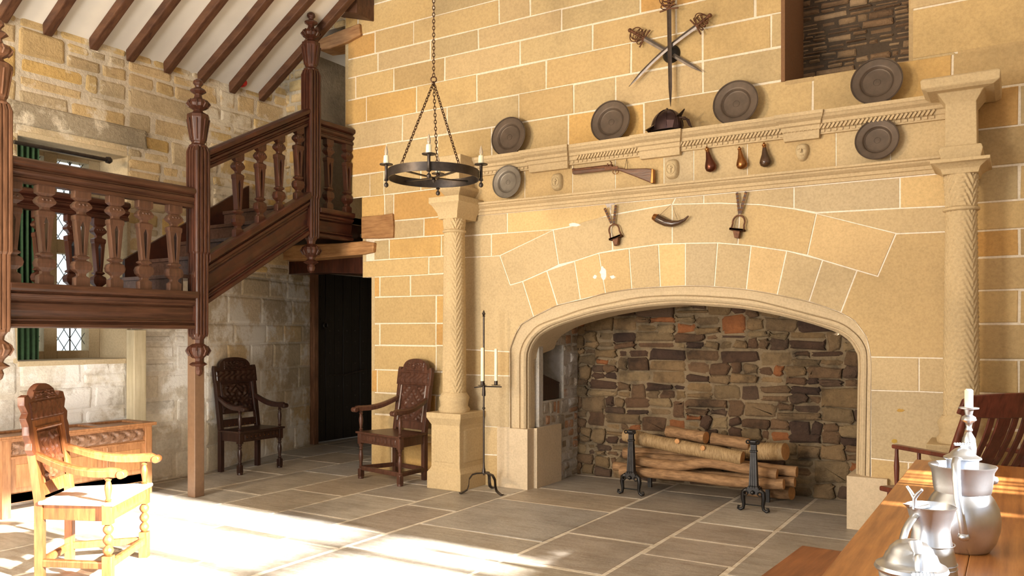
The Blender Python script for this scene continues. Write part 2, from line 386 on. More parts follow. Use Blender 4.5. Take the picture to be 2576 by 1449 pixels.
    for x, z0, z1 in ((X0, L['i'] + .02, 9), (XM, L['l'], L['i']), (XD, 0, L['l'])):
        block(mb, [(YW + .0, z0), (YW + .85, z0), (YW + .85, z1), (YW, z1)], lambda a, b, d: Vector((x - d + .0, a, b)), 0, .0, .004, (.50, .38, .21))
    # alcove: reveals, back
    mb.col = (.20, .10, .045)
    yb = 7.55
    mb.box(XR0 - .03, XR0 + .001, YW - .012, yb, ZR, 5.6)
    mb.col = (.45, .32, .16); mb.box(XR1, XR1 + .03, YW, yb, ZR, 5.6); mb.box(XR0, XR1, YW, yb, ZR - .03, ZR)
    # wing pieces behind the surround so no light leaks
    mb.col = (.3, .25, .18); mb.box(xat(1190, YW) - .02, xat(1190, YW), YW, YW + .02, 0, L['h'])
    o = struct(mb.build('wall_fireplace', M_ASH))
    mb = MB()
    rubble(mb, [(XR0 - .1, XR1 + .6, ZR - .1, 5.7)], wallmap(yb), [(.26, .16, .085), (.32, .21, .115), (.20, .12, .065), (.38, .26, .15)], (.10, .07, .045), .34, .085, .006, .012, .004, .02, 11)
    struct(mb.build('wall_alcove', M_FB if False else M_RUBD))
    return L
M_RUBD = stone_mat('thin_coursed_stone', .4, 2.2, 30, .9, bd=.02)
LL = ashlar_wall()
# ---------------------------------------------------------------- chimneypiece surround (traced blocks)
A_ = [(1283, 1078), (1283, 980), (1283, 900), (1283, 877), (1297, 839), (1311, 816), (1342, 797), (1398, 769), (1471, 752), (1520, 738), (1588, 727), (1661, 722), (1724, 719), (1796, 721), (1883, 729), (1958, 742), (2040, 760), (2115, 787), (2150, 808), (2179, 848), (2190, 900), (2190, 1000), (2188, 1200)]
B_ = [(1309, 1078), (1309, 980), (1309, 900), (1313, 877), (1321, 858), (1336, 838), (1358, 818), (1415, 797), (1469, 778), (1532, 764), (1602, 750), (1663, 745), (1724, 744), (1796, 747), (1883, 754), (1955, 770), (2028, 789), (2109, 811), (2150, 837), (2173, 866), (2181, 900), (2180, 1000), (2177, 1200)]
C_C = [(1335, 1078), (1335, 980), (1335, 905), (1339, 880), (1347, 862), (1364, 842), (1405, 820), (1462, 802), (1520, 788), (1602, 775), (1673, 768), (1720, 766), (1781, 770), (1868, 777), (1955, 793), (2028, 811), (2085, 829), (2115, 842), (2138, 860), (2152, 883), (2158, 905), (2157, 1000), (2153, 1200)]
def arc_lerp(P, Q, n):
    def cum(Z):
        s = [0]
        for a, b in zip(Z, Z[1:]): s.append(s[-1] + (Vector(a) - Vector(b)).length)
        return [x / s[-1] for x in s]
    return None
def surround():
    mp = wallmap(YS); rs = random.Random(8); mb = MB()
    def px(poly): return [(PY(u, v, YS).x, PY(u, v, YS).z) for u, v in poly]
    E = [(1314, 708), (1375, 681), (1445, 657), (1506, 637), (1582, 625), (1656, 615), (1724, 612), (1805, 611), (1889, 618), (1979, 631), (2069, 654), (2156, 680)]
    Aj = [(1342, 797), (1402, 768), (1460, 753.5), (1523, 738), (1589, 727), (1661, 722), (1724, 719), (1797, 721), (1877, 728.5), (1955, 742), (2035, 759), (2115, 787)]
    extra = {}
    polys = [
        [(1150, 546), (1276, 535.5), (1276, 586), (1150, 594)],
        [(1276, 535.5), (1535, 512), (1535, 541), (1433, 570), (1391, 578), (1276, 586)],
        [(1150, 595), (1236, 589), (1236, 645), (1150, 649)],
        [(1236, 589), (1391, 578), (1257, 643), (1236, 645)],
        [(1150, 649), (1257, 643), (1283, 717), (1314, 708), (1342, 797), (1311, 816), (1297, 839), (1283, 877), (1283, 885), (1150, 878)],
        [(1150, 878), (1283, 885), (1283, 946), (1150, 942)], [(1150, 942), (1283, 946), (1283, 1077), (1150, 1068)],
        [(1150, 1068), (1193, 1070), (1193, 1142), (1150, 1140)], [(1193, 1070), (1252, 1074), (1252, 1145), (1193, 1142)], [(1150, 1140), (1252, 1145), (1252, 1235), (1150, 1225)],
        [(1257, 643), (1391, 578), (1405, 666), (1375, 681), (1314, 708), (1283, 717)],
        [(1391, 578), (1433, 570), (1479, 552), (1535, 541), (1541, 630), (1506, 637), (1445, 657), (1405, 666)],
        [(1535, 541), (1645, 521), (1691, 514), (1691, 613), (1656, 615), (1582, 625), (1541, 630)],
        [(1691, 514), (1809, 511), (1862, 513), (1856, 615), (1805, 611), (1724, 612), (1691, 613)],
        [(1862, 513), (1915, 515), (1993, 525), (2054, 537), (2031, 642), (1979, 631), (1889, 618), (1856, 615)],
        [(2054, 537), (2254, 587), (2208, 695), (2156, 680), (2069, 654), (2031, 642)],
        [(1535, 512), (1700, 497), (1691, 514), (1645, 521), (1535, 541)], [(1700, 497), (1770, 490.7), (1770, 512), (1691, 514)],
        [(1770, 490.7), (1997, 470), (1997, 525), (1915, 515), (1809, 511), (1770, 512)],
        [(1997, 470), (2264, 446), (2264, 524), (2054, 535), (1997, 525)], [(2264, 446), (2400, 434), (2400, 518), (2264, 524)],
        [(2054, 537), (2264, 524), (2400, 518), (2400, 582), (2257, 588)],
        [(2254, 588), (2400, 582), (2400, 902), (2190, 898), (2179, 848), (2150, 808), (2115, 787), (2156, 680), (2208, 695)],
        [(2190, 898), (2312, 900), (2312, 985), (2190, 982)], [(2312, 900), (2400, 902), (2400, 989), (2312, 985)],
        [(2190, 982), (2312, 985), (2400, 989), (2400, 1168), (2285, 1163), (2190, 1153)], [(2190, 1153), (2285, 1163), (2285, 1345), (2190, 1330)], [(2285, 1163), (2400, 1168), (2400, 1360), (2285, 1345)]]
    for k in range(len(E) - 1):
        mid = {5: [], 6: []}.get(k, [])
        polys.append([E[k], E[k + 1], Aj[k + 1], Aj[k]])
    for k, p in enumerate(polys):
        c = pick(P_SUR, rs, .05)
        if k in (1, 15, 20) or k > len(polys) - 12 and k % 3 == 0: c = pick([(.62, .44, .21), (.60, .43, .22)], rs, .04)
        block(mb, px(p), mp, rs.uniform(-.0015, .0015), .0045, .003, c, .03)
    # frieze blocks between the two cornices
    zt = PY(1300, 400, YS).z; zb = PY(1300, 520, YS).z
    for a, b in zip([1150, 1320, 1440, 1548, 1670, 1745, 1880, 2103, 2240, 2400][:-1], [1320, 1440, 1548, 1670, 1745, 1880, 2103, 2240, 2400]):
        block(mb, [(xat(a, YS), zb), (xat(b, YS), zb), (xat(b, YS), zt), (xat(a, YS), zt)], mp, 0, .003, .003, pick(P_SUR, rs, .05), .03)
    # mortar sheet following the opening
    mb.col = (.78, .71, .60)
    top = PY(1300, 400, YS).z; ptsA = px(A_)
    for a, b in zip(ptsA, ptsA[1:]):
        if b[0] - a[0] > .002: mb.f([mb.v((x, YS + .003, z)) for x, z in ((a[0], a[1]), (b[0], b[1]), (b[0], top), (a[0], top))])
    xl, xr = ptsA[0][0], ptsA[-1][0]
    for x0, x1 in ((xat(1150, YS), min(p[0] for p in ptsA)), (max(p[0] for p in ptsA), xat(2400, YS))):
        mb.f([mb.v((x, YS + .003, z)) for x, z in ((x0, 0), (x1, 0), (x1, top), (x0, top))])
    for (u, v, a_, b_, cl) in ((1517, 688, 9, 22, (.86, .83, .76)), (1497, 697, 6, 6, (.86, .83, .76)), (1541, 697, 9, 6, (.86, .83, .76)), (1533, 505, 15, 24, (.52, .46, .42)), (1443, 566, 18, 6, (.85, .8, .7)), (2265, 1032, 12, 5, (.45, .27, .06)), (2250, 1110, 9, 6, (.45, .30, .06))):
        mb.col = cl; ring = [(u + a_ * math.cos(R(t)) * rs.uniform(.55, 1.1), v + b_ * math.sin(R(t)) * rs.uniform(.55, 1.1)) for t in range(0, 360, 24)]
        mb.loft([[mp(x, y, -.002) for x, y in px(ring)], [mp(x, y, .0035) for x, y in px([(u + (x - u) * .9, v + (y - v) * .9) for x, y in ring])]])
    # moulded arch edge
    n = len(A_); curves = []
    def cv(P, Y): return [PY(u, v, Y) for u, v in P]
    def mix(P, Q, t): return [(a[0] + (b[0] - a[0]) * t, a[1] + (b[1] - a[1]) * t) for a, b in zip(P, Q)]
    rings = [cv(A_, YS - .003), cv(mix(A_, B_, .08), YS + .022), cv(mix(A_, B_, .5), YS + .034), cv(mix(A_, B_, .9), YS + .034), cv(B_, YS + .05), cv(mix(B_, C_C, .06), YS + .03), cv(mix(B_, C_C, .32), YS + .022),
             cv(mix(B_, C_C, .55), YS + .04), cv(mix(B_, C_C, .6), YS + .075), cv(mix(B_, C_C, .7), YS + .075), cv(mix(B_, C_C, .8), YS + .068), cv(C_C, YS + .10)]
    last = rings[-1]; rings.append([p + Vector((0, .07 if False else .075, 0)) for p in last]); rings.append([p + Vector((0, .42, 0)) if 3 <= i_ <= 18 else p + Vector((0, .076, 0)) for i_, p in enumerate(last)])
    # finer along the curve
    def fine(r):
        out = []
        for i in range(len(r) - 1):
            p0, p1, p2, p3 = r[max(0, i - 1)], r[i], r[i + 1], r[min(len(r) - 1, i + 2)]
            for k in range(4):
                t = k / 4; out.append(.5 * ((2 * p1) + (p2 - p0) * t + (2 * p0 - 5 * p1 + 4 * p2 - p3) * t * t + (3 * p1 - p0 - 3 * p2 + p3) * t ** 3))
        out.append(r[-1]); return out
    rings = [fine(r) for r in rings]
    mb.col = (.54, .43, .28)
    mb.loft(rings, cap=False, closed=False)
    # jamb footings
    xa, xb = PY(1252, 1100, YS).x, PY(1335, 1100, YS + .05).x; zt2 = PY(1300, 1078, YS).z
    mb.col = (.58, .47, .33)
    mb.box(xa, xb + .0, YS - .012, YS + .3, 0, zt2); mb.box(xb - .1, xb + .035, YS + .11, 7.36, 0, zt2 + .0)
    xc, xd = PY(2153, 1200, YS + .05).x, PY(2205, 1200, YS).x; zt3 = PY(2170, 1198, YS).z
    mb.box(xc - .05, xd + .08, YS - .05, YS + .52, 0, zt3)
    o = mb.build('chimneypiece_surround', M_SUR, bev=0)
    for i, p in enumerate(o.data.polygons): p.use_smooth = False
    return struct(o)
so = surround(); so.name = 'wall_chimneypiece'
# cornices and frieze ornament
def cornice():
    mb = MB(); mb.col = (.51, .39, .23)
    def run(x0, x1, Y, prof, dz, pr=0):
        pts = [(YS + .15, prof[0][1] + dz)] + [(Y - a - pr, b + dz) for a, b in prof] + [(YS + .15, prof[-1][1] + dz)]
        mb.loft([[Vector((x, y, z)) for y, z in pts] for x in (x0, x1)])
    zb = PY(1240, 539, YS).z; zt = PY(1240, 503, YS - .09).z; h = zt - zb
    low = [(.0, 0), (.02, 0), (.02, .22 * h), (.035, .25 * h), (.035, .45 * h), (.05, .5 * h), (.075, .62 * h), (.08, .72 * h), (.10, .75 * h), (.10, .9 * h), (.0, h)]
    run(xat(1150, YS), xat(2395, YS), YS, low, zb)
    z0 = PY(1320, 429, YS - .03).z; z1 = PY(1306, 381, YS - .13).z; H = z1 - z0
    up = [(0, 0), (.03, 0), (.03, .2 * H), (.045, .24 * H), (.05, .42 * H), (.07, .46 * H), (.075, .6 * H), (.11, .7 * H), (.125, .8 * H), (.135, .84 * H), (.135, H), (0, H)]
    run(xat(1150, YS), xat(2395, YS), YS, up, z0)
    mb.box(xat(1150, YS), xat(2395, YS), YS - .01, YW + .02, z1 - .03, z1 - .002)
    # dentils
    x = xat(1200, YS); e = xat(2350, YS)
    while x < e:
        mb.box(x, x + .026, YS - .04, YS + .01, z0 + .012, z0 + .2 * H); x += .045
    # cable row
    x = xat(1460, YS)
    while x < e:
        M = Matrix.Translation((x, YS - .055, z0 + .33 * H)) @ Matrix.Rotation(R(35), 4, 'Y')
        mb.box(-.008, .008, -.012, .012, -.022, .022, M); x += .03
    # breaks forward
    for ua, ub, big in ((1340, 1432, 1.3), (1618, 1712, 1.35), (1978, 2060, 1.1)):
        xa, xb = xat(ua, YS), xat(ub, YS); k = .055 * big
        rings = []; k = .022 * big
        for a, b in [(.02, -.03)] + up[1:-1] + [(.03, H + .002)]:
            fl = a * .45
            rings.append([Vector((xa - fl, YS + .1, z0 + b)), Vector((xa - fl, YS - a - k, z0 + b)), Vector((xb + fl, YS - a - k, z0 + b)), Vector((xb + fl, YS + .1, z0 + b))])
        mb.loft(rings)
    o = mb.build('cornice', M_SUR, bev=.003); struct(o); o.name = 'trim_cornice'
    # mask-like bosses under the breaks
    zz = (zt + z0) / 2
    for n_, (u, v, hh, kind) in enumerate(((1403, 458, 46, 0), (1692, 426, 52, 0), (2019, 384, 46, 1))):
        c = PY(u, v, YS); s = hh / F * dep(c.x, c.y) / 2; m = MB(); m.col = (.49, .38, .22)
        rings = []
        for k in range(5):
            rr = 1 - .12 * k if k < 4 else .55; yy = YS - [-.01, .03, .042, .05, .052][k]
            ring = []
            for i in range(24):
                a = 2 * math.pi * i / 24; sx = math.cos(a); sz = math.sin(a)
                sx = math.copysign(abs(sx) ** .7, sx); sz = math.copysign(abs(sz) ** .7, sz)
                w_ = .72 if kind == 0 else (.75 if sz > 0 else .75 + .25 * sz)
                ring.append(Vector((c.x + sx * s * w_ * rr, yy, c.z + sz * s * rr)))
            rings.append(ring)
        m.loft(rings)
        # raised features: a ring and an upright, or a face
        if kind == 0:
            m.tube([(c.x + .42 * s * math.cos(R(a)), YS - .055, c.z - .05 * s + .5 * s * math.sin(R(a))) for a in range(0, 360, 24)], s * .05, 6, True)
            m.tube([(c.x, YS - .058, c.z - .4 * s), (c.x, YS - .06, c.z + .25 * s)], s * .07, 6)
            m.tube([(c.x - .2 * s, YS - .058, c.z), (c.x + .2 * s, YS - .06, c.z + .05 * s)], s * .06, 6)
        else:
            m.tube([(c.x, YS - .06, c.z + .3 * s), (c.x, YS - .075, c.z - .15 * s)], s * .09, 6)
            for q in (-1, 1): m.tube([(c.x + q * .12 * s, YS - .06, c.z + .28 * s), (c.x + q * .4 * s, YS - .056, c.z + .25 * s)], s * .06, 6)
            m.tube([(c.x - .22 * s, YS - .06, c.z - .42 * s), (c.x + .22 * s, YS - .06, c.z - .42 * s)], s * .06, 6)
        lab = ['weathered stone boss with a ring carved on it, nearest the left column', 'arched stone boss carved with a ring, beside the gun butt', 'carved stone face looking out from the frieze by the powder flasks'][n_]
        tag(m.build('carved_boss', M_SUR, smooth=50, loc=(c.x, YS, c.z)), lab, 'stone carving', 'carved bosses on the frieze')
    return zb, zt, z0, z1
ZB, ZT, Z0, Z1 = cornice()
# ---------------------------------------------------------------- columns
def carve(th, z, k=1.0):
    u = (th * 4 / math.pi) % 2 - 1; p = (z * 5.2) % 1
    v = math.sin(16 * abs(u) - 9 * p * 2) * (1 - abs(u)) + .8 * math.exp(-(u * 9) ** 2) + .5 * math.sin(38 * p + 5 * abs(u)) * abs(u)
    return .0048 * k * max(-.6, min(1, v * 1.4))
def dlathe(mb, prof, n, c, z_sub=.008, amp=1.0):
    rings = []
    for (r0, z0), (r1, z1) in zip(prof, prof[1:]):
        k = max(1, int(abs(z1 - z0) / z_sub))
        for i in range(k):
            t = i / k; r = r0 + (r1 - r0) * t; z = z0 + (z1 - z0) * t
            rings.append([Vector((c[0] + (r + carve(2 * math.pi * j / n, z, amp)) * math.cos(2 * math.pi * j / n), c[1] + (r + carve(2 * math.pi * j / n, z, amp)) * math.sin(2 * math.pi * j / n), z)) for j in range(n)])
    mb.loft(rings)
def frus(mb, cx, cy, prof):     # square stepped block: (half width, half depth, z)
    mb.loft([[Vector((cx - a, cy - b, z)), Vector((cx + a, cy - b, z)), Vector((cx + a, cy + b, z)), Vector((cx - a, cy + b, z))] for a, b, z in prof])
def column(u, label, right):
    YC = 6.50; cx = xat(u, YC); zz = lambda v: zat(cx, YC, v)
    t = thing('carved_column', label, 'column', (cx, YC + .1, 0), 0, 'stone columns of the chimneypiece')
    col = (.50, .38, .215)
    if not right:
        zsh0, zsh1, zcap, zab0, zab1, ztop = zz(1000), zz(585), zz(568), zz(548), zz(500), Z1 + .01
    else:
        zsh0, zsh1, zcap, zab0, zab1, ztop = zz(1000), zz(530), zz(475), zz(435), zz(408), zz(203)
    if zsh0 > 1.2: pass
    zped = PY(1140, 1040, YC - .15).z
    m = MB(); m.col = col
    frus(m, cx, YC + .1, [(.2, .28, 0), (.2, .28, .16), (.18, .26, .19), (.17, .25, .21), (.17, .25, zped - .12), (.18, .26, zped - .1), (.205, .285, zped - .05), (.205, .285, zped)])
    o = m.build('pedestal', M_SUR, t, bev=.006)
    # carved panels on the pedestal faces
    m = MB(); m.col = col
    for face in (0, 1):
        g = []
        for j in range(25):
            row = []
            for i in range(13):
                a = -.14 + .28 * i / 12; z = .25 + (zped - .4) * j / 24; d = .004 + abs(carve(a * 14, z * .6, 1.3))
                edge = i in (0, 12) or j in (0, 24)
                if edge: d = -.004
                row.append(Vector((cx + a, YC + .1 - .25 - d, z)) if face == 0 else Vector((cx + .17 + d, YC + .1 + a * 1.4, z)))
            g.append(row)
        m.loft(g, cap=False, closed=False)
    m.build('carved_panel', M_SUR, t, smooth=60)
    m = MB(); m.col = col
    m.lathe([(.15, zped), (.155, zped + .03), (.135, zped + .06), (.14, zped + .1), (.15, zped + .14), (.12, zped + .19)], 28, (cx, YC, 0))
    m.build('base_ring', M_SUR, t, smooth=50)
    m = MB(); m.col = col
    rb = .112; rt = .098
    dlathe(m, [(rb, zped + .18), (rb, zped + .5), (rt, zsh1)], 96, (cx, YC))
    m.build('shaft', M_SUR, t, smooth=50)
    m = MB(); m.col = col
    m.lathe([(rt + .0, zsh1 - .01), (rt + .018, zsh1), (rt + .018, zsh1 + .015), (rt, zsh1 + .025)], 28, (cx, YC, 0))
    dlathe(m, [(rt, zsh1 + .02), (rt + .012, zab0)], 96, (cx, YC), amp=1.5)
    a = .13
    frus(m, cx, YC + .05, [(a - .02, a + .03, zab0 - .02), (a - .01, a + .04, zab0 + .2 * (zab1 - zab0)), (a, a + .05, zab0 + .3 * (zab1 - zab0)), (a + .03, a + .08, zab0 + .6 * (zab1 - zab0)), (a + .05, a + .10, zab0 + .7 * (zab1 - zab0)), (a + .05, a + .10, zab1)])
    m.build('capital', M_SUR, t, smooth=40, bev=.003)
    m = MB(); m.col = col
    if not right:
        frus(m, cx - .01, YC + .12, [(.12, .17, zab1), (.125, .175, zab1 + .06), (.15, .2, zab1 + .09), (.15, .2, zab1 + .13), (.09, .14, zab1 + .135), (.09, .14, ZB + .0)] if False else
             [(.085, .15, zab1 - .02), (.085, .15, zab1 + .03), (.13, .19, zab1 + .09), (.13, .19, zab1 + .12), (.08, .14, zab1 + .125), (.08, .14, Z0), (.1, .16, Z0 + .06), (.13, .19, Z1 - .07), (.14, .20, Z1 - .05), (.14, .2, Z1 + .005)])
    else:
        zb1 = zz(370); zc = zz(262)
        frus(m, cx, YC + .1, [(.12, .17, zab1 - .01), (.122, .17, zab1 + .02), (.135, .18, zb1 - .03), (.125, .17, zb1), (.098, .15, zb1 + .002), (.095, .15, zc), (.14, .2, zc + .07), (.2, .26, ztop - .09), (.235, .29, ztop - .07), (.24, .3, ztop - .015), (.225, .28, ztop)])
    m.build('entablature_block', M_SUR, t, bev=.006)
    return t
column(1143, 'carved stone column left of the hearth, behind the iron candle stand', False)
column(2418, 'taller carved stone column right of the hearth with a flared top block', True)
# ---------------------------------------------------------------- hearth recess
def hearth():
    XA = PY(1335, 900, YS + .10).x; XB = PY(2158, 905, YS + .10).x
    YB = 7.80
    m = MB()
    rubble(m, [(XA - .3, XB + .6, 0, 2.35)], wallmap(YB), P_FB, (.27, .20, .12), .44, .20, .003, .03, .016, .028, 21, .024)
    struct(m.build('wall_hearth_back', M_FB))
    m = MB(); mp = lambda a, b, d: Vector((XA + .03 + d, a, b))
    y0, y1 = PX(1357, 950, XA).y + .02, YB
    # left cheek with a niche
    nz0, nz1, ny0, ny1 = PX(1380, 1006, XA).z, PX(1380, 868, XA).z, PX(1357, 950, XA).y + .02, PX(1411, 950, XA).y
    mb_rects = [(y0, y1, 0, nz0), (ny1, y1, nz0, nz1), (y0, y1, nz1, 2.4)]
    rubble(m, mb_rects, mp, [(.34, .28, .21), (.40, .34, .27), (.30, .23, .16), (.42, .24, .14), (.42, .38, .33)], (.5, .46, .40), .3, .2, .005, .02, .008, .01, 22, .006)
    m.col = (.5, .46, .4)
    m.box(XA - .3, XA + .03, ny0 - .08, ny0, 0, 2.3); m.box(XA - .3, XA + .03, ny1, ny1 + .02, nz0, nz1); m.box(XA - .3, XA + .03, ny0, ny1, nz0 - .02, nz0); m.box(XA - .3, XA + .03, ny0, ny1, nz1, nz1 + .02); m.box(XA - .32, XA - .3, ny0, ny1, nz0, nz1)
    struct(m.build('wall_hearth_left', stone_mat('limewashed_rubble', .4, 3, 24, .8, plaster=.6, pl_col=(.52, .49, .46), bd=.02)))
    m = MB(); rubble(m, [(y0, y1, 0, 2.4)], lambda a, b, d: Vector((XB + .12 - d, a, b)), P_FB, (.2, .17, .13), .3, .15, .008, .025, .008, .02, 23)
    struct(m.build('wall_hearth_right', M_FB))
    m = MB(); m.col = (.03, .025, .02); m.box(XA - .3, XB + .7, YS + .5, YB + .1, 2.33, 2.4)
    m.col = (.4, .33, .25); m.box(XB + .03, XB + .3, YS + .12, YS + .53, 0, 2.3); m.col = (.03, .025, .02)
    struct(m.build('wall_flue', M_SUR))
    # inside faces of the jambs are part of the moulding loft; arch soffit above
    zb = nz0 + .005
    t = thing('salt_box', 'small dark wooden box with a sloping lid set in the hearth side niche', 'box', (XA - .09, ny0 + .2, zb))
    m = MB(); m.box(-.13, .10, -.17, .17, 0, .15); m.build('body', M_CH, t, world=False, bev=.004)
    m = MB(); m.loft([[Vector((x, -.175, .15)), Vector((x, .175, .15)), Vector((x, .175, .165)), Vector((x, -.175, .26))] for x in (-.13, .105)]); m.build('lid', M_CH, t, world=False, bev=.004)
    return XA, XB, YB
XA, XB, YB = hearth()
# ---------------------------------------------------------------- left wall, window
def left_wall():
    mp = lambda a, b, d: Vector((XL + d, a, b))
    WY0, WY1, WZ0, WZ1 = yat(45, XL), yat(320, XL), PX(180, 905, XL).z, 3.24
    m = MB()
    hd = WZ1; lint = .26
    up = [(-7, WY0, 2.2, hd), (-7, WY0, hd, 4.45), (WY0, WY1, hd + lint, 4.45), (WY1, YW + .05, 2.2, hd), (WY1, YW + .05, hd, 4.45)]
    rubble(m, up, mp, P_RUB, (.60, .52, .40), .78, .30, .009, .028, .009, .007, 31, .003)
    # long grey lintel stone
    m.col = (.36, .30, .21)
    L0, L1 = yat(0, XL) - .25, yat(372, XL)
    stone(m, L0, L1, hd + .10, hd + lint + .03, mp, .02, .004, (.36, .30, .21), .03, .02)
    m.col = (.6, .48, .3); m.f([m.v(mp(a, b, -.005)) for a, b in ((WY0, hd), (WY1, hd), (WY1, hd + lint + .05), (WY0, hd + lint + .05))])
    struct(m.build('wall_left', M_RUB))
    m = MB()
    low = [(-7, WY0, 0, WZ0), (-7, WY0, WZ0, 2.2), (WY0, WY1, 0, WZ0), (WY1, 5.75, 0, 2.2)]
    rubble(m, low, mp, P_LOW, (.66, .60, .50), .8, .34, .009, .025, .006, .005, 32, .002)
    # splayed lower wall towards the door
    p0, p1 = Vector((XL, 5.75, 0)), Vector((-8.17, 7.98, 0)); d_ = (p1 - p0); ln = d_.length; d_.normalize(); nn = Vector((d_.y, -d_.x, 0))
    sp = lambda a, b, d: p0 + d_ * a + nn * d + UP * b; rs = random.Random(33); z = 0
    m.col = (.66, .60, .49); m.f([m.v(sp(a, b, -.004)) for a, b in ((0, 0), (ln, 0), (ln, 2.9), (0, 2.9))])
    while z < 2.9:
        h = rs.uniform(.22, .33); a = 0
        while a < ln - .01:
            b = min(ln, a + rs.uniform(.35, .75)); b = ln if ln - b < .2 else b
            stone(m, a, b, z, min(z + h, 2.9), sp, rs.uniform(-.001, .003), .005, pick([(.68, .58, .41), (.64, .54, .37), (.70, .61, .46), (.66, .52, .31), (.58, .50, .37)], rs), .01, .003, rs); a = b
        z += h
    # wall round the door
    rubble(m, [(7.95, 8.02, 0, 2.9), (9.3, 10, 0, 2.9), (8.02, 9.3, 2.42, 2.9)], lambda a, b, d: Vector((-8.17 + d, a, b)), [(.45, .36, .22)], (.5, .42, .3), .5, .28, .009, .02, .005, .008, 34)
    struct(m.build('wall_left_lower', M_LOW))
    # end wall stub and upper recess, passage walls
    m = MB(); XO = -7.12; X0 = xat(868, YW); zl_ = zat(X0, YW, 108)
    rubble(m, [(XL - .1, XO, 2.84, 6.4), (XO, X0, zl_ + .2, 6.4)], wallmap(YW), P_RUB, (.5, .42, .3), .4, .2, .01, .02, .008, .014, 35)
    rubble(m, [(XO - .4, X0 + .8, 2.6, 6.4)], wallmap(7.65), [(.36, .28, .17), (.30, .23, .15), (.40, .32, .2)], (.35, .28, .2), .42, .14, .01, .02, .008, .016, 36)
    m.col = (.36, .28, .18); m.box(XO - .03, XO, YW, 7.66, 2.84, 6.4)
    rubble(m, [(-8.2, 2, 0, 2.9)], wallmap(9.35), [(.36, .28, .17)], (.35, .28, .2), .42, .2, .01, .02, .008, .016, 37)
    m.box(-8.6, -5.6, YW + .25, 9.6, 2.62, 2.66)
    m.box(-8.62, -8.55, 6.0, 9.6, 0, 6.5); m.box(-5.6, -5.5, YW + .3, 9.6, 0, 6.5); m.box(X0 + .02, X0 + .3, YW + .5, 7.8, 2.7, 6.5); m.box(-8.6, X0 + .3, 7.7, 7.8, 2.7, 6.5)  # unseen boxes added to stop sun and sky leaking into the passage
    struct(m.build('wall_end', M_RUBD))
    # window reveal
    GX = XL - .50; m = MB()
    m.col = (.52, .42, .27)
    m.box(GX, XL, WY0 - .04, WY0, WZ0 - .02, hd + .02); m.box(GX, XL, WY1, WY1 + .04, WZ0 - .02, hd + .02)
    m.box(GX, XL + .01, WY0, WY1, WZ0 - .05, WZ0); m.box(GX, XL, WY0, WY1, hd, hd + .05)
    # stone mullions and transom
    lights = [(WY0 + .06, yat(105, GX)), (yat(138, GX), yat(218, GX))]
    zz0, zz1, zz2, zz3 = PX(180, 882, GX).z, PX(180, 640, GX).z, PX(180, 606, GX).z, hd - .04
    ys = [WY0] + [q for l in lights for q in l] + [WY1]
    for k in range(0, len(ys), 2): m.box(GX - .1, GX + .04, ys[k], ys[k + 1], WZ0, hd)
    for l in lights:
        m.box(GX - .1, GX + .04, l[0], l[1], WZ0 - .02, zz0); m.box(GX - .1, GX + .04, l[0], l[1], zz1, zz2); m.box(GX - .1, GX + .04, l[0], l[1], zz3, hd + .05)
    w1 = struct(m.build('window_1', M_SUR, bev=.006))
    for l in lights:
        for (a, b) in ((zz0, zz1), (zz2, zz3)):
            m = MB(); m.box(GX - .034, GX - .030, l[0], l[1], a, b); m.build('glass_pane', M_GLASS, w1)
            m = MB(); sp = .115; y0, y1 = l; W = y1 - y0; Hh = b - a
            k = -Hh
            while k < W + Hh:
                for s in (1, -1):
                    # diagonal line y = k + t , z = a + t*1.5 clipped
                    pts = []
                    for i in range(61):
                        t = i / 60 * Hh; y = (y0 + k + t / 1.55) if s == 1 else (y0 + k + (Hh - t) / 1.55)
                        if y0 <= y <= y1: pts.append((GX - .026, y, a + t))
                    if len(pts) > 1: m.tube([pts[0], pts[-1]], .0035, 4)
                k += sp
            m.build('lead_lattice', M_LEAD, w1)
        m = MB(); m.tube([(GX - .02, (l[0] + l[1]) / 2, zz0), (GX - .02, (l[0] + l[1]) / 2, zz3)], .007, 6); m.build('saddle_bar', M_IRON, w1)
    return WY0, WY1, WZ0, WZ1
WIN = left_wall()
# curtain, rod
t = thing('curtain_rod', 'black iron curtain rod across the window recess', 'curtain rod', (XL - .04, WIN[0] + .3, PX(100, 372, XL).z))
a, b = PX(35, 357, XL + .05), PX(268, 402, XL + .05)
m = MB(); m.tube([a, b], .018, 10); m.build('pole', M_IRON, t)
m = MB(); m.lathe([(.03, 0), (.034, .03), (.02, .05)], 12, b, Matrix.Rotation(R(-90), 4, 'X')); m.build('end_cap', M_IRON, t, smooth=40)
def curtain(X, u0, u1, vt, vb, mat, label, name='curtain'):
    y0, y1 = yat(u0, X), yat(u1, X); zt, zb = PX((u0 + u1) / 2, vt, X).z, PX((u0 + u1) / 2, vb, X).z; m = MB(); n = 60; rings = []
    for k in range(9):
        z = zt + (zb - zt) * k / 8; fr = []; bk = []
        for i in range(n):
            s = i / (n - 1); d = .022 * math.sin(s * 26 + .5 * math.sin(k * .5)); fr.append(Vector((X + d, y0 + (y1 - y0) * s, z))); bk.append(Vector((X + d - .006, y0 + (y1 - y0) * s, z)))
        rings.append(fr + bk[::-1])
    m.loft(rings); c = ((X), (y0 + y1) / 2, zt)
    return tag(m.build(name, mat, smooth=60, loc=c), label, 'curtain')
curtain(XL - .02, 38, 96, 362, 905, M_GREEN, 'dark green curtain drawn to the left side of the leaded window')
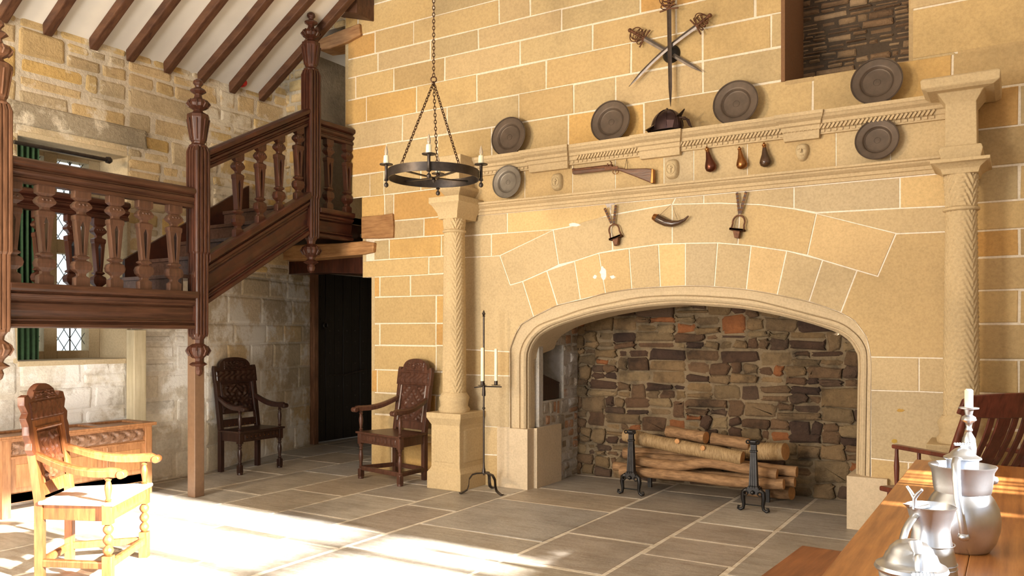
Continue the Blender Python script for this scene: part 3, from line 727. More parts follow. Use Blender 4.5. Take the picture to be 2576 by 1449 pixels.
# ---------------------------------------------------------------- ceiling
SL = math.tan(R(32)); ZE = 4.27
def ceil_z(x): return ZE + (x - XL) * SL
def ceiling():
    m = MB(); XRG = -2.2
    m.f([m.v(p) for p in ((XL - .3, -7, ceil_z(XL - .3)), (XRG, -7, ceil_z(XRG)), (XRG, 6.62, ceil_z(XRG)), (XL - .3, 6.62, ceil_z(XL - .3)))])
    m.f([m.v(p) for p in ((XRG, -7, ceil_z(XRG)), (3.4, -7, ceil_z(XRG) - (3.4 - XRG) * SL), (3.4, YW + .4, ceil_z(XRG) - (3.4 - XRG) * SL), (XRG, YW + .4, ceil_z(XRG)))])
    m.f([m.v(p) for p in ((XL - .3, 6.6, ceil_z(XL - .3) + .35), (XRG, 6.6, ceil_z(XRG) + .35), (XRG, 8, ceil_z(XRG) + .35), (XL - .3, 8, ceil_z(XL - .3) + .35))])
    struct(m.build('ceiling', M_PLAS))
    ends = [(5, 45), (118, 77), (232, 108), (325, 137), (416, 163), (503, 190), (580, 216), (655, 236)]
    ys = [PX(u, v, XL).y for u, v in ends]
    d = ys[1] - ys[0]
    y = ys[0] - .42
    for y in [ys[0] - .9, ys[0] - .45] + ys:
        m = MB(); w = .047
        rs = random.Random(int(y * 100))
        rings = []
        for k in range(9):
            x = XL + .02 + (-2.3 - XL) * k / 8; z = ceil_z(x) - .001; j = rs.uniform(-.008, .008); dd = .10 + rs.uniform(-.008, .01)
            rings.append([Vector((x, y - w + j, z)), Vector((x, y + w + j, z)), Vector((x, y + w * .9 + j, z - dd)), Vector((x, y - w * .9 + j, z - dd))])
        m.loft(rings); o = m.build('rafter', M_RAF, bev=.01)
        i = ys.index(y) if y in ys else -1
        lab = {-1: 'oak rafter above the far left corner of the hall, outside the picture', 0: 'oak rafter cut by the picture\'s top left corner', 1: 'oak rafter, second whole one from the left corner', 2: 'oak rafter whose foot stands above the grey lintel stone', 3: 'oak rafter with its foot left of the four above the gallery', 4: 'oak rafter whose foot is midway between window rod and stair post', 5: 'oak rafter ending just left of the lower stair finial', 6: 'oak rafter ending beside the small red alarm', 7: 'last oak rafter, against the end wall by the tall stair post'}[i]
        tag(o, lab, 'rafter', 'oak rafters of the sloping ceiling')
ceiling()
# purlin stub, lintels and wall timbers
def timber(name, pts, y0, y1, mat, label, cat='beam', jit=.006, seed=0):
    rs = random.Random(seed); m = MB(); P = []
    for (u, v) in pts:
        q = PY(u, v, y0); P.append((q.x, q.z))
    c = (sum(p[0] for p in P) / len(P), y0, min(p[1] for p in P))
    m.prism(P, lambda a, b: Vector((a, y0, b)), lambda a, b: Vector((a, y1, b)))
    return tag(m.build(name, mat, bev=.012, loc=c), label, cat)
timber('roof_beam', [(808, -60), (897, -60), (897, 33), (850, 27), (808, 22)], 6.60, 6.95, M_RAF, 'dark square roof beam running into the wall above the stair opening')
timber('wooden_lintel', [(800, 100), (850, 78), (903, 58), (906, 88), (868, 108), (830, 122), (800, 126)], YW - .04, YW + .2, M_BEAM, 'rough timber lintel over the opening behind the tall stair post')
timber('oak_bearer', [(908, 545), (955, 541), (986, 536), (989, 566), (988, 598), (950, 600), (908, 600)], YW - .03, YW + .15, M_BEAM, 'short golden oak beam end set in the wall beside the landing')
timber('door_lintel', [(700, 618), (780, 614), (860, 611), (915, 606), (940, 610), (938, 634), (910, 640), (840, 646), (770, 652), (690, 655)], YW - .05, YW + .22, M_BEAM, 'long golden oak lintel over the dark doorway')
timber('inner_lintel', [(720, 652), (800, 650), (905, 640), (912, 650), (925, 690), (880, 688), (800, 686), (720, 690)], YW + .16, YW + .42, M_DK, 'dark inner lintel board directly above the black door')
# ---------------------------------------------------------------- door
def door():
    X = -8.14; y0, y1, z1 = 8.06, 9.27, 2.33
    m = MB(); n = 7
    for k in range(n):
        a = y0 + (y1 - y0) * k / n; b = y0 + (y1 - y0) * (k + 1) / n; m.box(X - .03, X + .0 + (.004 if k % 2 else 0), a + .004, b - .004, .02, z1)
    d = struct(m.build('door_1', M_DOOR, bev=.003))
    m = MB()
    for i in range(7):
        for j in range(14):
            m.lathe([(.011, 0), (.009, .006), (.001, .01)], 6, (X + .004, y0 + .08 + i * .17, .15 + j * .155), Matrix.Rotation(R(90), 4, 'Y'))
    m.build('studs', M_IRON, d)
    m = MB(); m.tube([(X + .02, y0 + .25, .93), (X + .04, y0 + .5, .92), (X + .03, y0 + .95, .98)], .012, 6); m.build('latch_bar', M_IRON, d)
    m = MB(); m.tube([(X + .02, y0 + .16 + .04 * math.cos(R(a)), 1.62 + .04 * math.sin(R(a))) for a in range(0, 360, 30)], .008, 6, True); m.build('ring_handle', M_IRON, d)
    m = MB(); m.box(X - .06, X + .05, y0 - .09, y0 - .005, 0, z1 + .05); m.box(X - .06, X + .05, y1 + .005, y1 + .09, 0, z1 + .05); m.box(X - .06, X + .05, y0 - .09, y1 + .09, z1 + .01, z1 + .1)
    tf = m.build('trim_door_frame', M_PALE, bev=.008); struct(tf)
door()
# ---------------------------------------------------------------- staircase and gallery
XG = -6.41
def fluted(w, g=.012, n=3):
    h = w / 2; pts = []
    for s in range(4):
        a = s * math.pi / 2; c, sn = math.cos(a), math.sin(a); q = []
        q.append((-h + .012, -h)); 
        for k in range(n):
            x = -h + w * (k + 1) / (n + 1); ww = w * .06
            q += [(x - ww, -h), (x - ww * .5, -h + g), (x + ww * .5, -h + g), (x + ww, -h)]
        q.append((h - .012, -h)); q.append((h, -h + .012))
        pts += [(x * c - y * sn, x * sn + y * c) for x, y in q]
    return pts
FIN = [(.075, 0), (.085, .015), (.06, .035), (.062, .05), (.07, .06), (.103, .27), (.1, .30), (.05, .325), (.04, .345), (.092, .375), (.102, .40), (.092, .43), (.04, .455), (.032, .49), (.075, .52), (.062, .535), (.026, .555), (.03, .57), (.048, .59), (.042, .615), (.012, .635)]
PEN = [(.07, .02), (.07, 0), (.05, -.03), (.045, -.06), (.098, -.10), (.105, -.13), (.09, -.16), (.05, -.2), (.04, -.225), (.085, -.255), (.035, -.28), (.045, -.31), (.035, -.345), (.008, -.37)]
PEN = [(r, z) for r, z in PEN][::-1]
def newel(st, y, z0, zm, z1, mat, lab):
    m = MB(); f = fluted(.158)
    m.loft([[Vector((XG + a * k, y + b * k, z)) for a, b in f] for z, k in ((zm, .86), (zm + .02, 1), (z1 - .05, 1), (z1, .82))])
    o = m.build('newel_post', mat, st, bev=0); o['label'] = lab
    m = MB(); m.loft([[Vector((XG + a * k, y + b * k, z)) for a, b in fluted(.158)] for z, k in ((z0, .78), (z0 + .03, .86), (zm + .01, .86))])
    m.build('lower_shaft', mat, o)
    m = MB(); m.lathe(FIN, 8, (XG, y, z1 - .01), rot=R(22.5)); 
    for k in range(8):      # dark raised ribs on the vase
        a = R(45 * k); c, s = math.cos(a), math.sin(a)
        m.tube([(XG + c * .068, y + s * .068, z1 + .06), (XG + c * .099, y + s * .099, z1 + .25)], .008, 5)
        m.tube([(XG + c * .075, y + s * .075, z1 + .36), (XG + c * .104, y + s * .104, z1 + .39), (XG + c * .075, y + s * .075, z1 + .425)], .01, 5)
    m.build('finial', mat, o, bev=.003)
    m = MB(); m.lathe(PEN, 8, (XG, y, z0), rot=R(22.5))
    for k in range(8):
        a = R(45 * k); c, s = math.cos(a), math.sin(a); m.tube([(XG + c * .08, y + s * .08, z0 - .09), (XG + c * .107, y + s * .107, z0 - .13), (XG + c * .08, y + s * .08, z0 - .175)], .01, 5)
    m.build('pendant', mat, o, bev=.003)
def baluster_mb(x, y, z0, H, w=.125, depth=.06, slope=0):
    """flat sawn baluster with pierced taper; slope shears along y"""
    m = MB(); k = H / .62
    def ring(hw, hd, z): return [Vector((x - hd, y - hw, z + z0 + slope * (-hw))), Vector((x + hd, y - hw, z + z0 + slope * (-hw))), Vector((x + hd, y + hw, z + z0 + slope * hw)), Vector((x - hd, y + hw, z + z0 + slope * hw))]
    h = w / 2; d = depth / 2
    m.loft([ring(a * h, b * d, z * k) for a, b, z in ((.78, 1, 0), (.78, 1, .052), (.42, .7, .066), (.42, .7, .08), (.9, 1.15, .105), (1, 1.25, .13), (.85, 1.1, .155), (.40, .65, .17), (.72, 1.1, .182), (.72, 1.1, .19), (.44, .9, .2))])
    # pierced taper
    zb, zt = .2 * k, .42 * k
    def bar(s):
        r = []
        for t in (0, .15, .5, .85, 1):
            z = zb + (zt - zb) * t; wo = h * (.42 + .36 * t); wi = h * (.0 if t in (0,) else .06 + .22 * t if t < 1 else .02)
            a, b = sorted((s * wo, s * wi)); r.append([Vector((x - d, y + a, z0 + z)), Vector((x + d, y + a, z0 + z)), Vector((x + d, y + b, z0 + z)), Vector((x - d, y + b, z0 + z))])
        m.loft(r)
    bar(1); bar(-1)
    m.loft([ring(a * h, b * d, z * k) for a, b, z in ((.78, 1, .418), (.88, 1.12, .43), (.88, 1.12, .455), (.40, .62, .468), (.42, .65, .482), (.9, 1.2, .505), (1, 1.25, .52), (.7, 1, .545), (.5, .75, .552), (.9, 1.1, .57), (.9, 1.1, .62))])
    for q in (-.4, 0, .4): m.lathe([(.012, 0), (.009, .008), (.001, .012)], 6, (x + d * 1.05, y + q * h, z0 + .527 * k), Matrix.Rotation(R(90), 4, 'Y'))
    return m
RAIL = [(-.045, 0), (.045, 0), (.045, .03), (.03, .04), (.03, .05), (.058, .07), (.058, .09), (.034, .10), (.034, .112), (.07, .13), (.074, .15), (.07, .17), (.035, .187), (-.035, .187), (-.07, .17), (-.074, .15), (-.07, .13), (-.034, .112), (-.034, .10), (-.058, .09), (-.058, .07), (-.03, .05), (-.03, .04), (-.045, .03)]
def fas(h): return [(-.04, 0), (.045, 0), (.052, .03 * h), (.052, .09 * h), (.03, .11 * h), (.022, .14 * h), (.04, .17 * h), (.04, .2 * h), (.012, .22 * h), (.008, .26 * h), (.02, .40 * h), (.024, .55 * h), (.012, .60 * h), (.035, .62 * h), (.035, .66 * h), (.055, .70 * h), (.06, .76 * h), (.04, .785 * h), (.04, .80 * h), (.072, .83 * h), (.078, .88 * h), (.078, .97 * h), (.07, h), (-.04, h)]
def stairs():
    y0, y1, y2 = 3.12, 4.86, 6.27
    st = thing('staircase', 'carved dark oak staircase with gallery, turned newels and pierced balusters by the left wall', 'staircase', (XG - .5, 4.9, 0))
    zA = 1.545; zF = 1.885; zR = 2.83 - .185
    newel(st, y0, zat(XG, y0, 835), zat(XG, y0, 640), zat(XG, y0, 260), M_PALE, 'weathered grey brown newel at the picture\'s left edge')
    newel(st, y1, 1.475, zat(XG, y1, 640), 3.22, M_PALE if False else M_DKV2, 'fluted newel where gallery and stair meet')
    newel(st, y2, zat(XG, y2, 600), zat(XG, y2, 500), zat(XG, y2, 178), M_DKV, 'tall dark newel at the head of the stair')
    # gallery front
    def sw(name, prof, p0, p1, mat, par=st, lab=None):
        m = MB(); m.sweep(prof, p0, p1); o = m.build(name, mat, par, bev=.003)
        if lab: o['label'] = lab
        return o
    sw('handrail', RAIL, (XG, y0 + .07, zR), (XG, y1 - .07, zR), M_BR)
    # mirror fascia so mouldings face the hall (+x): sweep side vector for +y direction is +x
    sw('fascia', fas(zF - zA), (XG, y0 + .06, zA), (XG, y1 - .06, zA), M_BR, lab='moulded brown gallery fascia')
    for u in (28, 112, 204, 289, 362, 437, 500):
        y = PX(u, 600, XG).y; o = baluster_mb(XG, y, zF, zR - zF + .005, .15).build('baluster', M_BAL, st, bev=.002)
    # flight
    ya, yb = y1 + .07, y2 - .07
    s0 = zat(XG, ya, 765); s1 = zat(XG, yb, 592); h = zat(XG, ya, 640) - s0
    sw('string_board', fas(h), (XG, ya, s0), (XG, yb, s1), M_DK, lab='sloping dark red string board')
    r0 = zat(XG, ya, 378) - .185; r1 = zat(XG, yb, 273) - .185
    sw('handrail', RAIL, (XG, ya, r0), (XG, yb, r1), M_DK)
    for u in (598, 654, 702, 750):
        y = PX(u, 450, XG).y; t = (y - ya) / (yb - ya); zb = s0 + h + (s1 - s0) * t; zt = r0 + (r1 - r0) * t
        m = baluster_mb(XG, y, zb - .03, zt - zb + .06, .12, .06); m.build('baluster', M_DKV, st, bev=.002)
    # landing
    ze0 = zat(XG, 6.7, 603); ze1 = zat(XG, 6.7, 533); zr = zat(XG, 6.75, 357)
    sw('landing_fascia', fas(ze1 - ze0), (XG, y2 + .07, ze0), (XG, YW - .01, ze0), M_DK)
    sw('handrail', RAIL, (XG, y2 + .07, zr - .02), (XG, YW + .0, zr - .02), M_DK)
    for u in (826, 873):
        y = PX(u, 450, XG).y; baluster_mb(XG, y, ze1, zr - ze1 - .02, .12, .06).build('baluster', M_DKV, st, bev=.002)
    # floors and steps
    m = MB(); m.box(XL + .02, XG, -1.0, y1 + .0, zA + .06, zF - .04); m.build('gallery_floor', M_BR, st)
    m = MB(); m.box(-8.3, XG, y2 - .04, YW + .02, ze0 + .05, ze1 - .02); m.box(-8.15, xat(868, YW), YW + .02, 7.62, ze0 + .05, ze1 - .02); m.build('landing_floor', M_DK, st)
    n = 5; zs = (ze1 - .02 - (zF - .04)) / n; yr = (y2 - .04 - y1 + .15) / n
    for k in range(n):
        z = zF - .04 + zs * (k + 1); y = y1 - .15 + yr * k
        m = MB(); m.box(XL + .03, XG - .04, y - .02, y + yr + .02, z - .035, z); m.box(XL + .03, XG - .04, y, y + .02, z - zs, z - .03); m.build('step', M_STEP, st, bev=.004)
    m = MB(); m.sweep([(-.02, 0), (.02, 0), (.02, .34), (-.02, .34)], (XL + .05, y1 - .1, zF), (XL + .05, y2, zF + .95)); m.build('wall_string', M_DK, st)
    # back balustrade by the window
    XK = -7.28; ya_, yb_ = PX(28, 480, XK).y, PX(318, 520, XK).y; zk = PX(200, 530, XK).z
    sw('back_handrail', RAIL, (XK, ya_, zk - .05), (XK, yb_, zk - .05), M_DK, lab='dark rear handrail in front of the window')
    for u in (100, 180, 247):
        y = PX(u, 600, XK).y; baluster_mb(XK, y, zF - .04, zk - .05 - zF + .04, .13, .06).build('back_baluster', M_DKV, st, bev=.002)
    return st
M_DKV2 = wood_mat('mid_red_oak_upright', (0.0288, 0.0094, 0.0050), (0.0936, 0.0324, 0.0173), .36, (7, 7, .8), 5)
M_BAL = wood_mat('baluster_oak', (0.0468, 0.0202, 0.0115), (0.1224, 0.0562, 0.0324), .45, (7, 7, .8), 5)
M_STEP = wood_mat('step_oak', (0.0432, 0.0216, 0.0144), (0.1152, 0.0648, 0.0504), .3, (7, 1, 7), 5)
stairs()
# supporting posts
def post(name, x, y, w, z1, mat, label):
    m = MB(); m.box(x - w / 2, x + w / 2, y - w / 2, y + w / 2, 0, z1); return tag(m.build(name, mat, bev=.006, loc=(x, y, 0)), label, 'post')
q = PZ(500, 1250, 0); post('gallery_post', q.x - .04, q.y, .105, 1.542, M_POST, 'plain brown square post carrying the gallery, standing on the flagstones')
q = PX(346, 1000, XL + .1); post('wall_post', XL + .08, q.y, .13, 1.54, M_CREAM, 'cream washed timber post against the wall behind the chest')
p = PX(605, 210, XL + .05)
m = MB(); m.lathe([(.045, 0), (.045, .05), (.035, .07), (.002, .075)], 16, p, Matrix.Rotation(R(90), 4, 'Y')); tag(m.build('fire_alarm', M_RED, smooth=40, loc=tuple(p)), 'small red fire alarm at the top of the wall under the rafters', 'alarm')
# ---------------------------------------------------------------- hall chairs
def spindle(mb, x, y, z0, z1, kind, r=.022):
    H = z1 - z0; pr = []
    if kind == 'bobbin':
        n = max(2, int(H / .062)); s = H / n
        for k in range(n):
            for t in range(7):
                a = math.pi * t / 6; pr.append((.013 + (r - .010) * math.sin(a) * 1.15, z0 + s * k + s * t / 6))
    else:
        pr = [(r, z0), (r, z0 + .06 * H), (r * .6, z0 + .09 * H), (r * .95, z0 + .13 * H), (r * .6, z0 + .17 * H), (r * .75, z0 + .3 * H), (r * 1.0, z0 + .5 * H), (r * .95, z0 + .6 * H), (r * .6, z0 + .76 * H), (r * .95, z0 + .82 * H), (r * .6, z0 + .87 * H), (r * .9, z0 + .93 * H), (r, z0 + H)]
    mb.lathe(pr, 14, (x, y, 0))
def carved_grid(mb, x0, x1, z0, z1, y, tilt, fn, nx=34, nz=44, amp=.012, base=.004):
    g = []
    for j in range(nz + 1):
        row = []
        for i in range(nx + 1):
            a = i / nx; b = j / nz; d = base + amp * fn(a, b)
            if i in (0, nx) or j in (0, nz): d = -.006
            x = x0 + (x1 - x0) * a; z = z0 + (z1 - z0) * b
            row.append(Vector((x, y + tilt(z) - d, z)))
        g.append(row)
    mb.loft(g, cap=False, closed=False)
def foliage(a, b):
    s = abs(a - .5) * 2
    v = math.sin(9 * s + 4 * math.sin(7 * b)) * math.sin(14 * b + 2.5 * math.sin(6 * s)) + .6 * math.sin(26 * b + 8 * s) * math.cos(10 * s)
    return max(0, v) ** .7 if v > 0 else 0
def lozenge(a, b):
    s = abs(a - .5) * 2; q = abs(b - .5) * 2; v = math.cos(9 * (s + q)) + .5 * math.cos(22 * s) * math.cos(18 * q)
    return max(0, min(1, v))
def guill(a, b):
    v = math.sin(a * math.pi * 10) * .6 + math.cos(((a * 5) % 1 - .5) * 6 + b * 6 * math.pi) * .5; return max(0, v)
def chair(label, loc, f, W=.60, D=.42, SH=.46, AH=.70, TH=1.19, mat=None, backmat=None, style='turned', stretch=True, crest='arch', carve_fn=foliage, seatmat=None, Bw=None, nails=False, arm_drop=.06):
    rz = math.atan2(f[1], f[0]) + math.pi / 2
    t = thing('carved_armchair', label, 'chair', (loc[0], loc[1], 0), rz, 'carved oak armchairs')
    mat = mat or M_CH; backmat = backmat or mat; Bw = Bw or W * .82
    hw, hb = W / 2, Bw / 2; yf, yb = -D / 2, D / 2
    rec = lambda z: max(0, z - SH) * .14
    B = lambda m, n, mt=mat, par=t, sm=None, bv=.004: m.build(n, mt, par, world=False, smooth=sm, bev=bv)
    # front legs
    for s in (-1, 1):
        m = MB(); x = s * (hw - .03)
        if style == 'bobbin':
            spindle(m, x, yf + .03, .17, SH - .11, 'bobbin', .026); m.box(x - .028, x + .028, yf + .002, yf + .058, 0, .17); m.box(x - .028, x + .028, yf + .002, yf + .058, SH - .11, SH + .01)
        else:
            m.box(x - .026, x + .026, yf + .004, yf + .056, SH - .11, SH + .01); spindle(m, x, yf + .03, .09, SH - .11, 'turned', .024); m.box(x - .024, x + .024, yf + .006, yf + .054, .02, .1); m.lathe([(.03, 0), (.03, .02), (.022, .03)], 12, (x, yf + .03, 0))
        B(m, 'leg', sm=40, bv=.002)
        m = MB(); spindle(m, x, yf + .03, SH + .01, AH - .02, 'bobbin' if style == 'bobbin' and False else 'turned', .022); B(m, 'arm_post', sm=40, bv=0)
        m = MB(); xb = s * (hb - .025)
        m.loft([[Vector((xb + dx, yb + rec(z) + dy - .0, z)) for dx, dy in ((-.025, -.028), (.025, -.028), (.025, .022), (-.025, .022))] for z in (0, SH * .5, SH, (SH + TH) / 2, TH - .2)])
        B(m, 'leg')
        # arm
        m = MB(); rings = []; ns = 14
        for k in range(ns + 1):
            q = k / ns; y = (yb + rec(AH + .08) - .02) + (yf - .06 - (yb + rec(AH + .08) - .02)) * q
            z = AH + .085 * (1 - q) ** 1.3 - arm_drop * math.sin(q * math.pi) * .6; x = s * (hb - .03 + (hw - hb + .0) * min(1, q * 1.3)); w_ = .022 + .012 * math.sin(q * 3); hh = .022 + .006 * q
            if k == ns: hh *= .6; z -= .02
            if k == ns - 1: z -= .006
            rings.append([Vector((x - w_, y, z - hh)), Vector((x + w_, y, z - hh)), Vector((x + w_ * 1.1, y, z + hh * .5)), Vector((x + w_ * .6, y, z + hh)), Vector((x - w_ * .6, y, z + hh)), Vector((x - w_ * 1.1, y, z + hh * .5))])
        m.loft(rings); m.lathe([(.002, -.036), (.022, -.036), (.026, -.03), (.026, .03), (.022, .036), (.002, .036)], 14, (s * hw - s * .03, yf - .05, AH - .022), Matrix.Rotation(R(90), 4, 'Y'))
        B(m, 'arm', sm=45, bv=.002)
    # seat and rails
    m = MB(); m.loft([[Vector((-hw - .01, yf - .015, z)), Vector((hw + .01, yf - .015, z)), Vector((hb + .02, yb - .01, z)), Vector((-hb - .02, yb - .01, z))] for z in (SH, SH + .022)]); B(m, 'seat', seatmat or mat, bv=.006)
    m = MB(); h0 = SH - .095
    m.box(-hw + .05, hw - .05, yf + .01, yf + .035, h0, SH)
    for s in (-1, 1):
        m.loft([[Vector((s * (hw - .04) + dx, yf + .05, z)) for z in (h0, SH) for dx in ((-.012, .012) if z == h0 else (.012, -.012))], [Vector((s * (hb - .025) + dx, yb - .02, z)) for z in (h0, SH) for dx in ((-.012, .012) if z == h0 else (.012, -.012))]])
    m.box(-hb + .04, hb - .04, yb - .02, yb, h0, SH)
    B(m, 'seat_rail')
    m = MB(); carved_grid(m, -hw + .07, hw - .07, h0 + .012, SH - .012, yf + .01, lambda z: 0, lambda a, b: abs(math.sin(a * 30)) * math.sin(b * math.pi), 60, 8, .006, .001); B(m, 'carved_rail', sm=60, bv=0)
    if nails:
        for k in range(8): m = MB(); m.lathe([(.006, 0), (.004, .004), (.001, .005)], 6, (-hw + .1 + k * (W - .2) / 7, yf + .0, SH - .045), Matrix.Rotation(R(90), 4, 'X')); B(m, 'nail_head', M_BRASS, bv=0)
        for k in range(6): m = MB(); m.lathe([(.006, 0), (.004, .004), (.001, .005)], 6, (-hb + .1 + k * (Bw - .2) / 5, yb - .045, SH + .06), Matrix.Rotation(R(90), 4, 'X')); B(m, 'nail_head', M_BRASS, bv=0)
    if stretch:
        for nm, a, b in (('stretcher', (-hw + .03, yf + .03), (hw - .03, yf + .03)), ('stretcher', (-hb + .03, yb), (hb - .03, yb)), ('stretcher', (-hw + .03, yf + .03), (-hb + .025, yb)), ('stretcher', (hw - .03, yf + .03), (hb - .025, yb))):
            m = MB(); m.sweep([(-.018, 0), (.018, 0), (.018, .035), (.012, .045), (-.012, .045), (-.018, .035)], (a[0], a[1], .09), (b[0], b[1], .09)); B(m, nm)
    # back
    zt = TH - .2
    for z0, z1 in ((SH + .04, SH + .12), (zt - .08, zt)):
        m = MB(); m.loft([[Vector((x, yb + rec(z) + dy, z)) for x, dy, z in ((-hb + .03, -.02, z0), (hb - .03, -.02, z0), (hb - .03, .012, z0), (-hb + .03, .012, z0))], [Vector((x, yb + rec(z) + dy, z)) for x, dy, z in ((-hb + .03, -.02, z1), (hb - .03, -.02, z1), (hb - .03, .012, z1), (-hb + .03, .012, z1))]])
        B(m, 'back_rail')
    m = MB(); gap = .12 if nails else .0
    zlo = SH + .1 + (.08 if nails else 0)
    m.loft([[Vector((x, yb + rec(z) + dy, z)) for x, dy in ((-hb + .04, -.008), (hb - .04, -.008), (hb - .04, .01), (-hb + .04, .01))] for z in (zlo, zt)])
    carved_grid(m, -hb + .075, hb - .075, zlo + .03, zt - .09, yb - .008, rec, carve_fn, amp=.014)
    B(m, 'back_panel', backmat, sm=60, bv=0)
    m = MB()
    for s in (-1, 1):
        x = s * (hb - .062); m.tube([(x, yb + rec(zlo) - .022, zlo + .02), (x, yb + rec(zt) - .022, zt - .06)], .012, 6)
    m.tube([(-hb + .062, yb + rec(zt - .07) - .022, zt - .07), (hb - .062, yb + rec(zt - .07) - .022, zt - .07)], .012, 6)
    B(m, 'panel_moulding', bv=0)
    # crest
    m = MB(); pts = []
    cw = hb + .012
    if crest == 'arch':
        base = zt - .005; mid = zt + .075
        pts = [(-cw, base - .07), (cw, base - .07), (cw, mid), (cw - .01, mid + .035), (cw - .045, mid + .03), (cw - .05, mid + .005)]
        for k in range(0, 13):
            a = R(15 * k); pts.append(((cw - .07) * math.cos(a) * (1 if abs(math.cos(a)) < .8 else .96), mid + .02 + (TH - mid - .02) * math.sin(a) ** .8 * (1 if abs(math.cos(a)) > .5 else 1)))
        pts += [(-cw + .05, mid + .005), (-cw + .045, mid + .03), (-cw + .01, mid + .035), (-cw, mid)]
    else:   # lobed crest with eared sides
        zb = zt - .22; pts = [(-cw, zb), (-hb + .02, zb), (-hb + .02, zt - .02), (hb - .02, zt - .02), (hb - .02, zb), (cw, zb)]
        pts += [(cw + .025, zb + .03), (cw + .012, zb + .07), (cw + .03, zb + .12), (cw + .015, zb + .17), (cw + .035, zt + .0), (cw + .0, zt + .03), (cw + .03, zt + .08), (cw + .015, zt + .13), (cw - .03, zt + .14), (cw - .06, zt + .11)]
        for k in range(1, 12): a = R(15 * k); pts.append(((cw - .085) * math.cos(a), zt + .10 + (TH - zt - .10) * math.sin(a)))
        pts += [(-cw + .06, zt + .11), (-cw + .03, zt + .14), (-cw - .015, zt + .13), (-cw - .03, zt + .08), (-cw, zt + .03), (-cw - .035, zt), (-cw - .015, zb + .17), (-cw - .03, zb + .12), (-cw - .012, zb + .07), (-cw - .025, zb + .03)]
    m.prism(pts, lambda a, b: Vector((a, yb + rec(b) - .03, b)), lambda a, b: Vector((a, yb + rec(b) + .012, b)))
    lo = zt - .06 if crest == 'arch' else zt - .015
    carved_grid(m, -cw + .02, cw - .02, lo, (zt + .06) if crest == 'arch' else zt + .1, yb - .03, rec, lambda a, b: abs(math.sin(a * 22 + 2 * math.sin(b * 6))) * math.sin(b * math.pi) ** .5, 50, 14, .009, .003)
    carved_grid(m, -cw * .55, cw * .55, zt + .065 if crest == 'arch' else zt + .1, TH - .035, yb - .03, rec, foliage, 30, 14, .011, .003)
    B(m, 'crest', backmat, sm=50, bv=.002)
    return t
# front-left honey chair
ff = Vector((.80, .60))
A = chair('honey oak armchair with bobbin front legs in the sunlight at lower left', (-4.98, 3.0), ff, W=.66, D=.47, SH=.47, AH=.68, TH=1.19, mat=M_HON, backmat=M_HOND, style='bobbin', crest='lobed', seatmat=M_SEAT, Bw=.45)
Bc = chair('dark oak armchair against the left wall under the stair, brass nails on its seat', (-7.19, 6.13), (1, .02), W=.62, D=.36, SH=.44, AH=.72, TH=1.24, stretch=False, nails=True, Bw=.56)
Cc = chair('dark oak armchair with lozenge panel between the doorway and the stone column', (-5.45, 6.49), (-.20, -.98), W=.70, D=.42, SH=.47, AH=.74, TH=1.24, mat=wood_mat('chair_mid_oak', (.04, .016, .01), (.12, .05, .03), .33, (6, 6, 1), 6), carve_fn=lozenge, Bw=.52)
# ---------------------------------------------------------------- chest
def chest():
    y0, y1 = 3.42, 4.76; xf, xb = -6.95, -7.38; H = .67
    t = thing('oak_chest', 'panelled oak chest with carved frieze against the left wall', 'chest', ((xf + xb) / 2, (y0 + y1) / 2, 0))
    for y in (y0, y1 - .07):
        for x in (xf - .05, xb): m = MB(); m.box(x, x + .05, y, y + .07, 0, H - .03); m.build('leg', M_CHEST, t, bev=.004)
    m = MB(); m.box(xb + .02, xf - .015, y0 + .02, y1 - .02, .16, H - .04); m.build('body', M_CHEST, t)
    m = MB()
    for a, b in ((.12, .2), (H - .19, H - .17), (H - .045, H - .03)): m.box(xf - .03, xf - .003, y0 + .06, y1 - .06, a, b)
    for k in (1, 2): y = y0 + (y1 - y0) * k / 3; m.box(xf - .03, xf - .004, y - .035, y + .035, .18, H - .18); m.tube([(xf - .002, y, .2), (xf - .002, y, H - .19)], .008, 6)
    m.box(xf - .03, xf - .003, y0 + .06, y1 - .06, .12, .2); m.build('front_frame', M_CHEST, t, bev=.004)
    for k in range(3):
        a, b = y0 + (y1 - y0) * k / 3 + .045, y0 + (y1 - y0) * (k + 1) / 3 - .045
        if k == 0: a += .03
        if k == 2: b -= .03
        m = MB(); m.box(xf - .028, xf - .02, a, b, .2, H - .2); m.box(xf - .028, xf - .012, a + .04, b - .04, .24, H - .24); m.build('panel', M_CHEST2, t, bev=.005)
    m = MB()
    g = []
    for j in range(11):
        g.append([Vector((xf - .012 + .014 * (abs(math.sin(i / 120 * 34 + .8 * math.sin(j * .9))) * math.sin(j / 10 * math.pi) > .4) + (0 if i not in (0, 120) and j not in (0, 10) else -.01), y0 + .08 + (y1 - y0 - .16) * i / 120, H - .17 + .125 * j / 10)) for i in range(121)])
    m.loft(g, cap=False, closed=False); m.build('carved_frieze', M_FRZ, t, smooth=50)
    m = MB(); z = H - .03; m.box(xb - .02, xf + .03, y0 - .03, y1 + .03, z, z + .012)
    for x0, x1 in ((xb - .02, xb + .05), (xf - .04, xf + .03)): m.box(x0, x1, y0 - .03, y1 + .03, z + .012, z + .03)
    for k in range(4): y = y0 + .02 + (y1 - y0 - .04) * k / 3; m.box(xb + .04, xf - .03, y - .045, y + .045, z + .012, z + .03)
    m.build('lid', M_CHEST, t, bev=.004)
M_CHEST2 = wood_mat('chest_panel_oak', (.30, .13, .045), (.50, .26, .10), .42, (8, 8, 1), 5)
M_FRZ = wood_mat('chest_frieze_oak', (.12, .06, .035), (.30, .16, .09), .5, (8, 8, 8), 8)
chest()
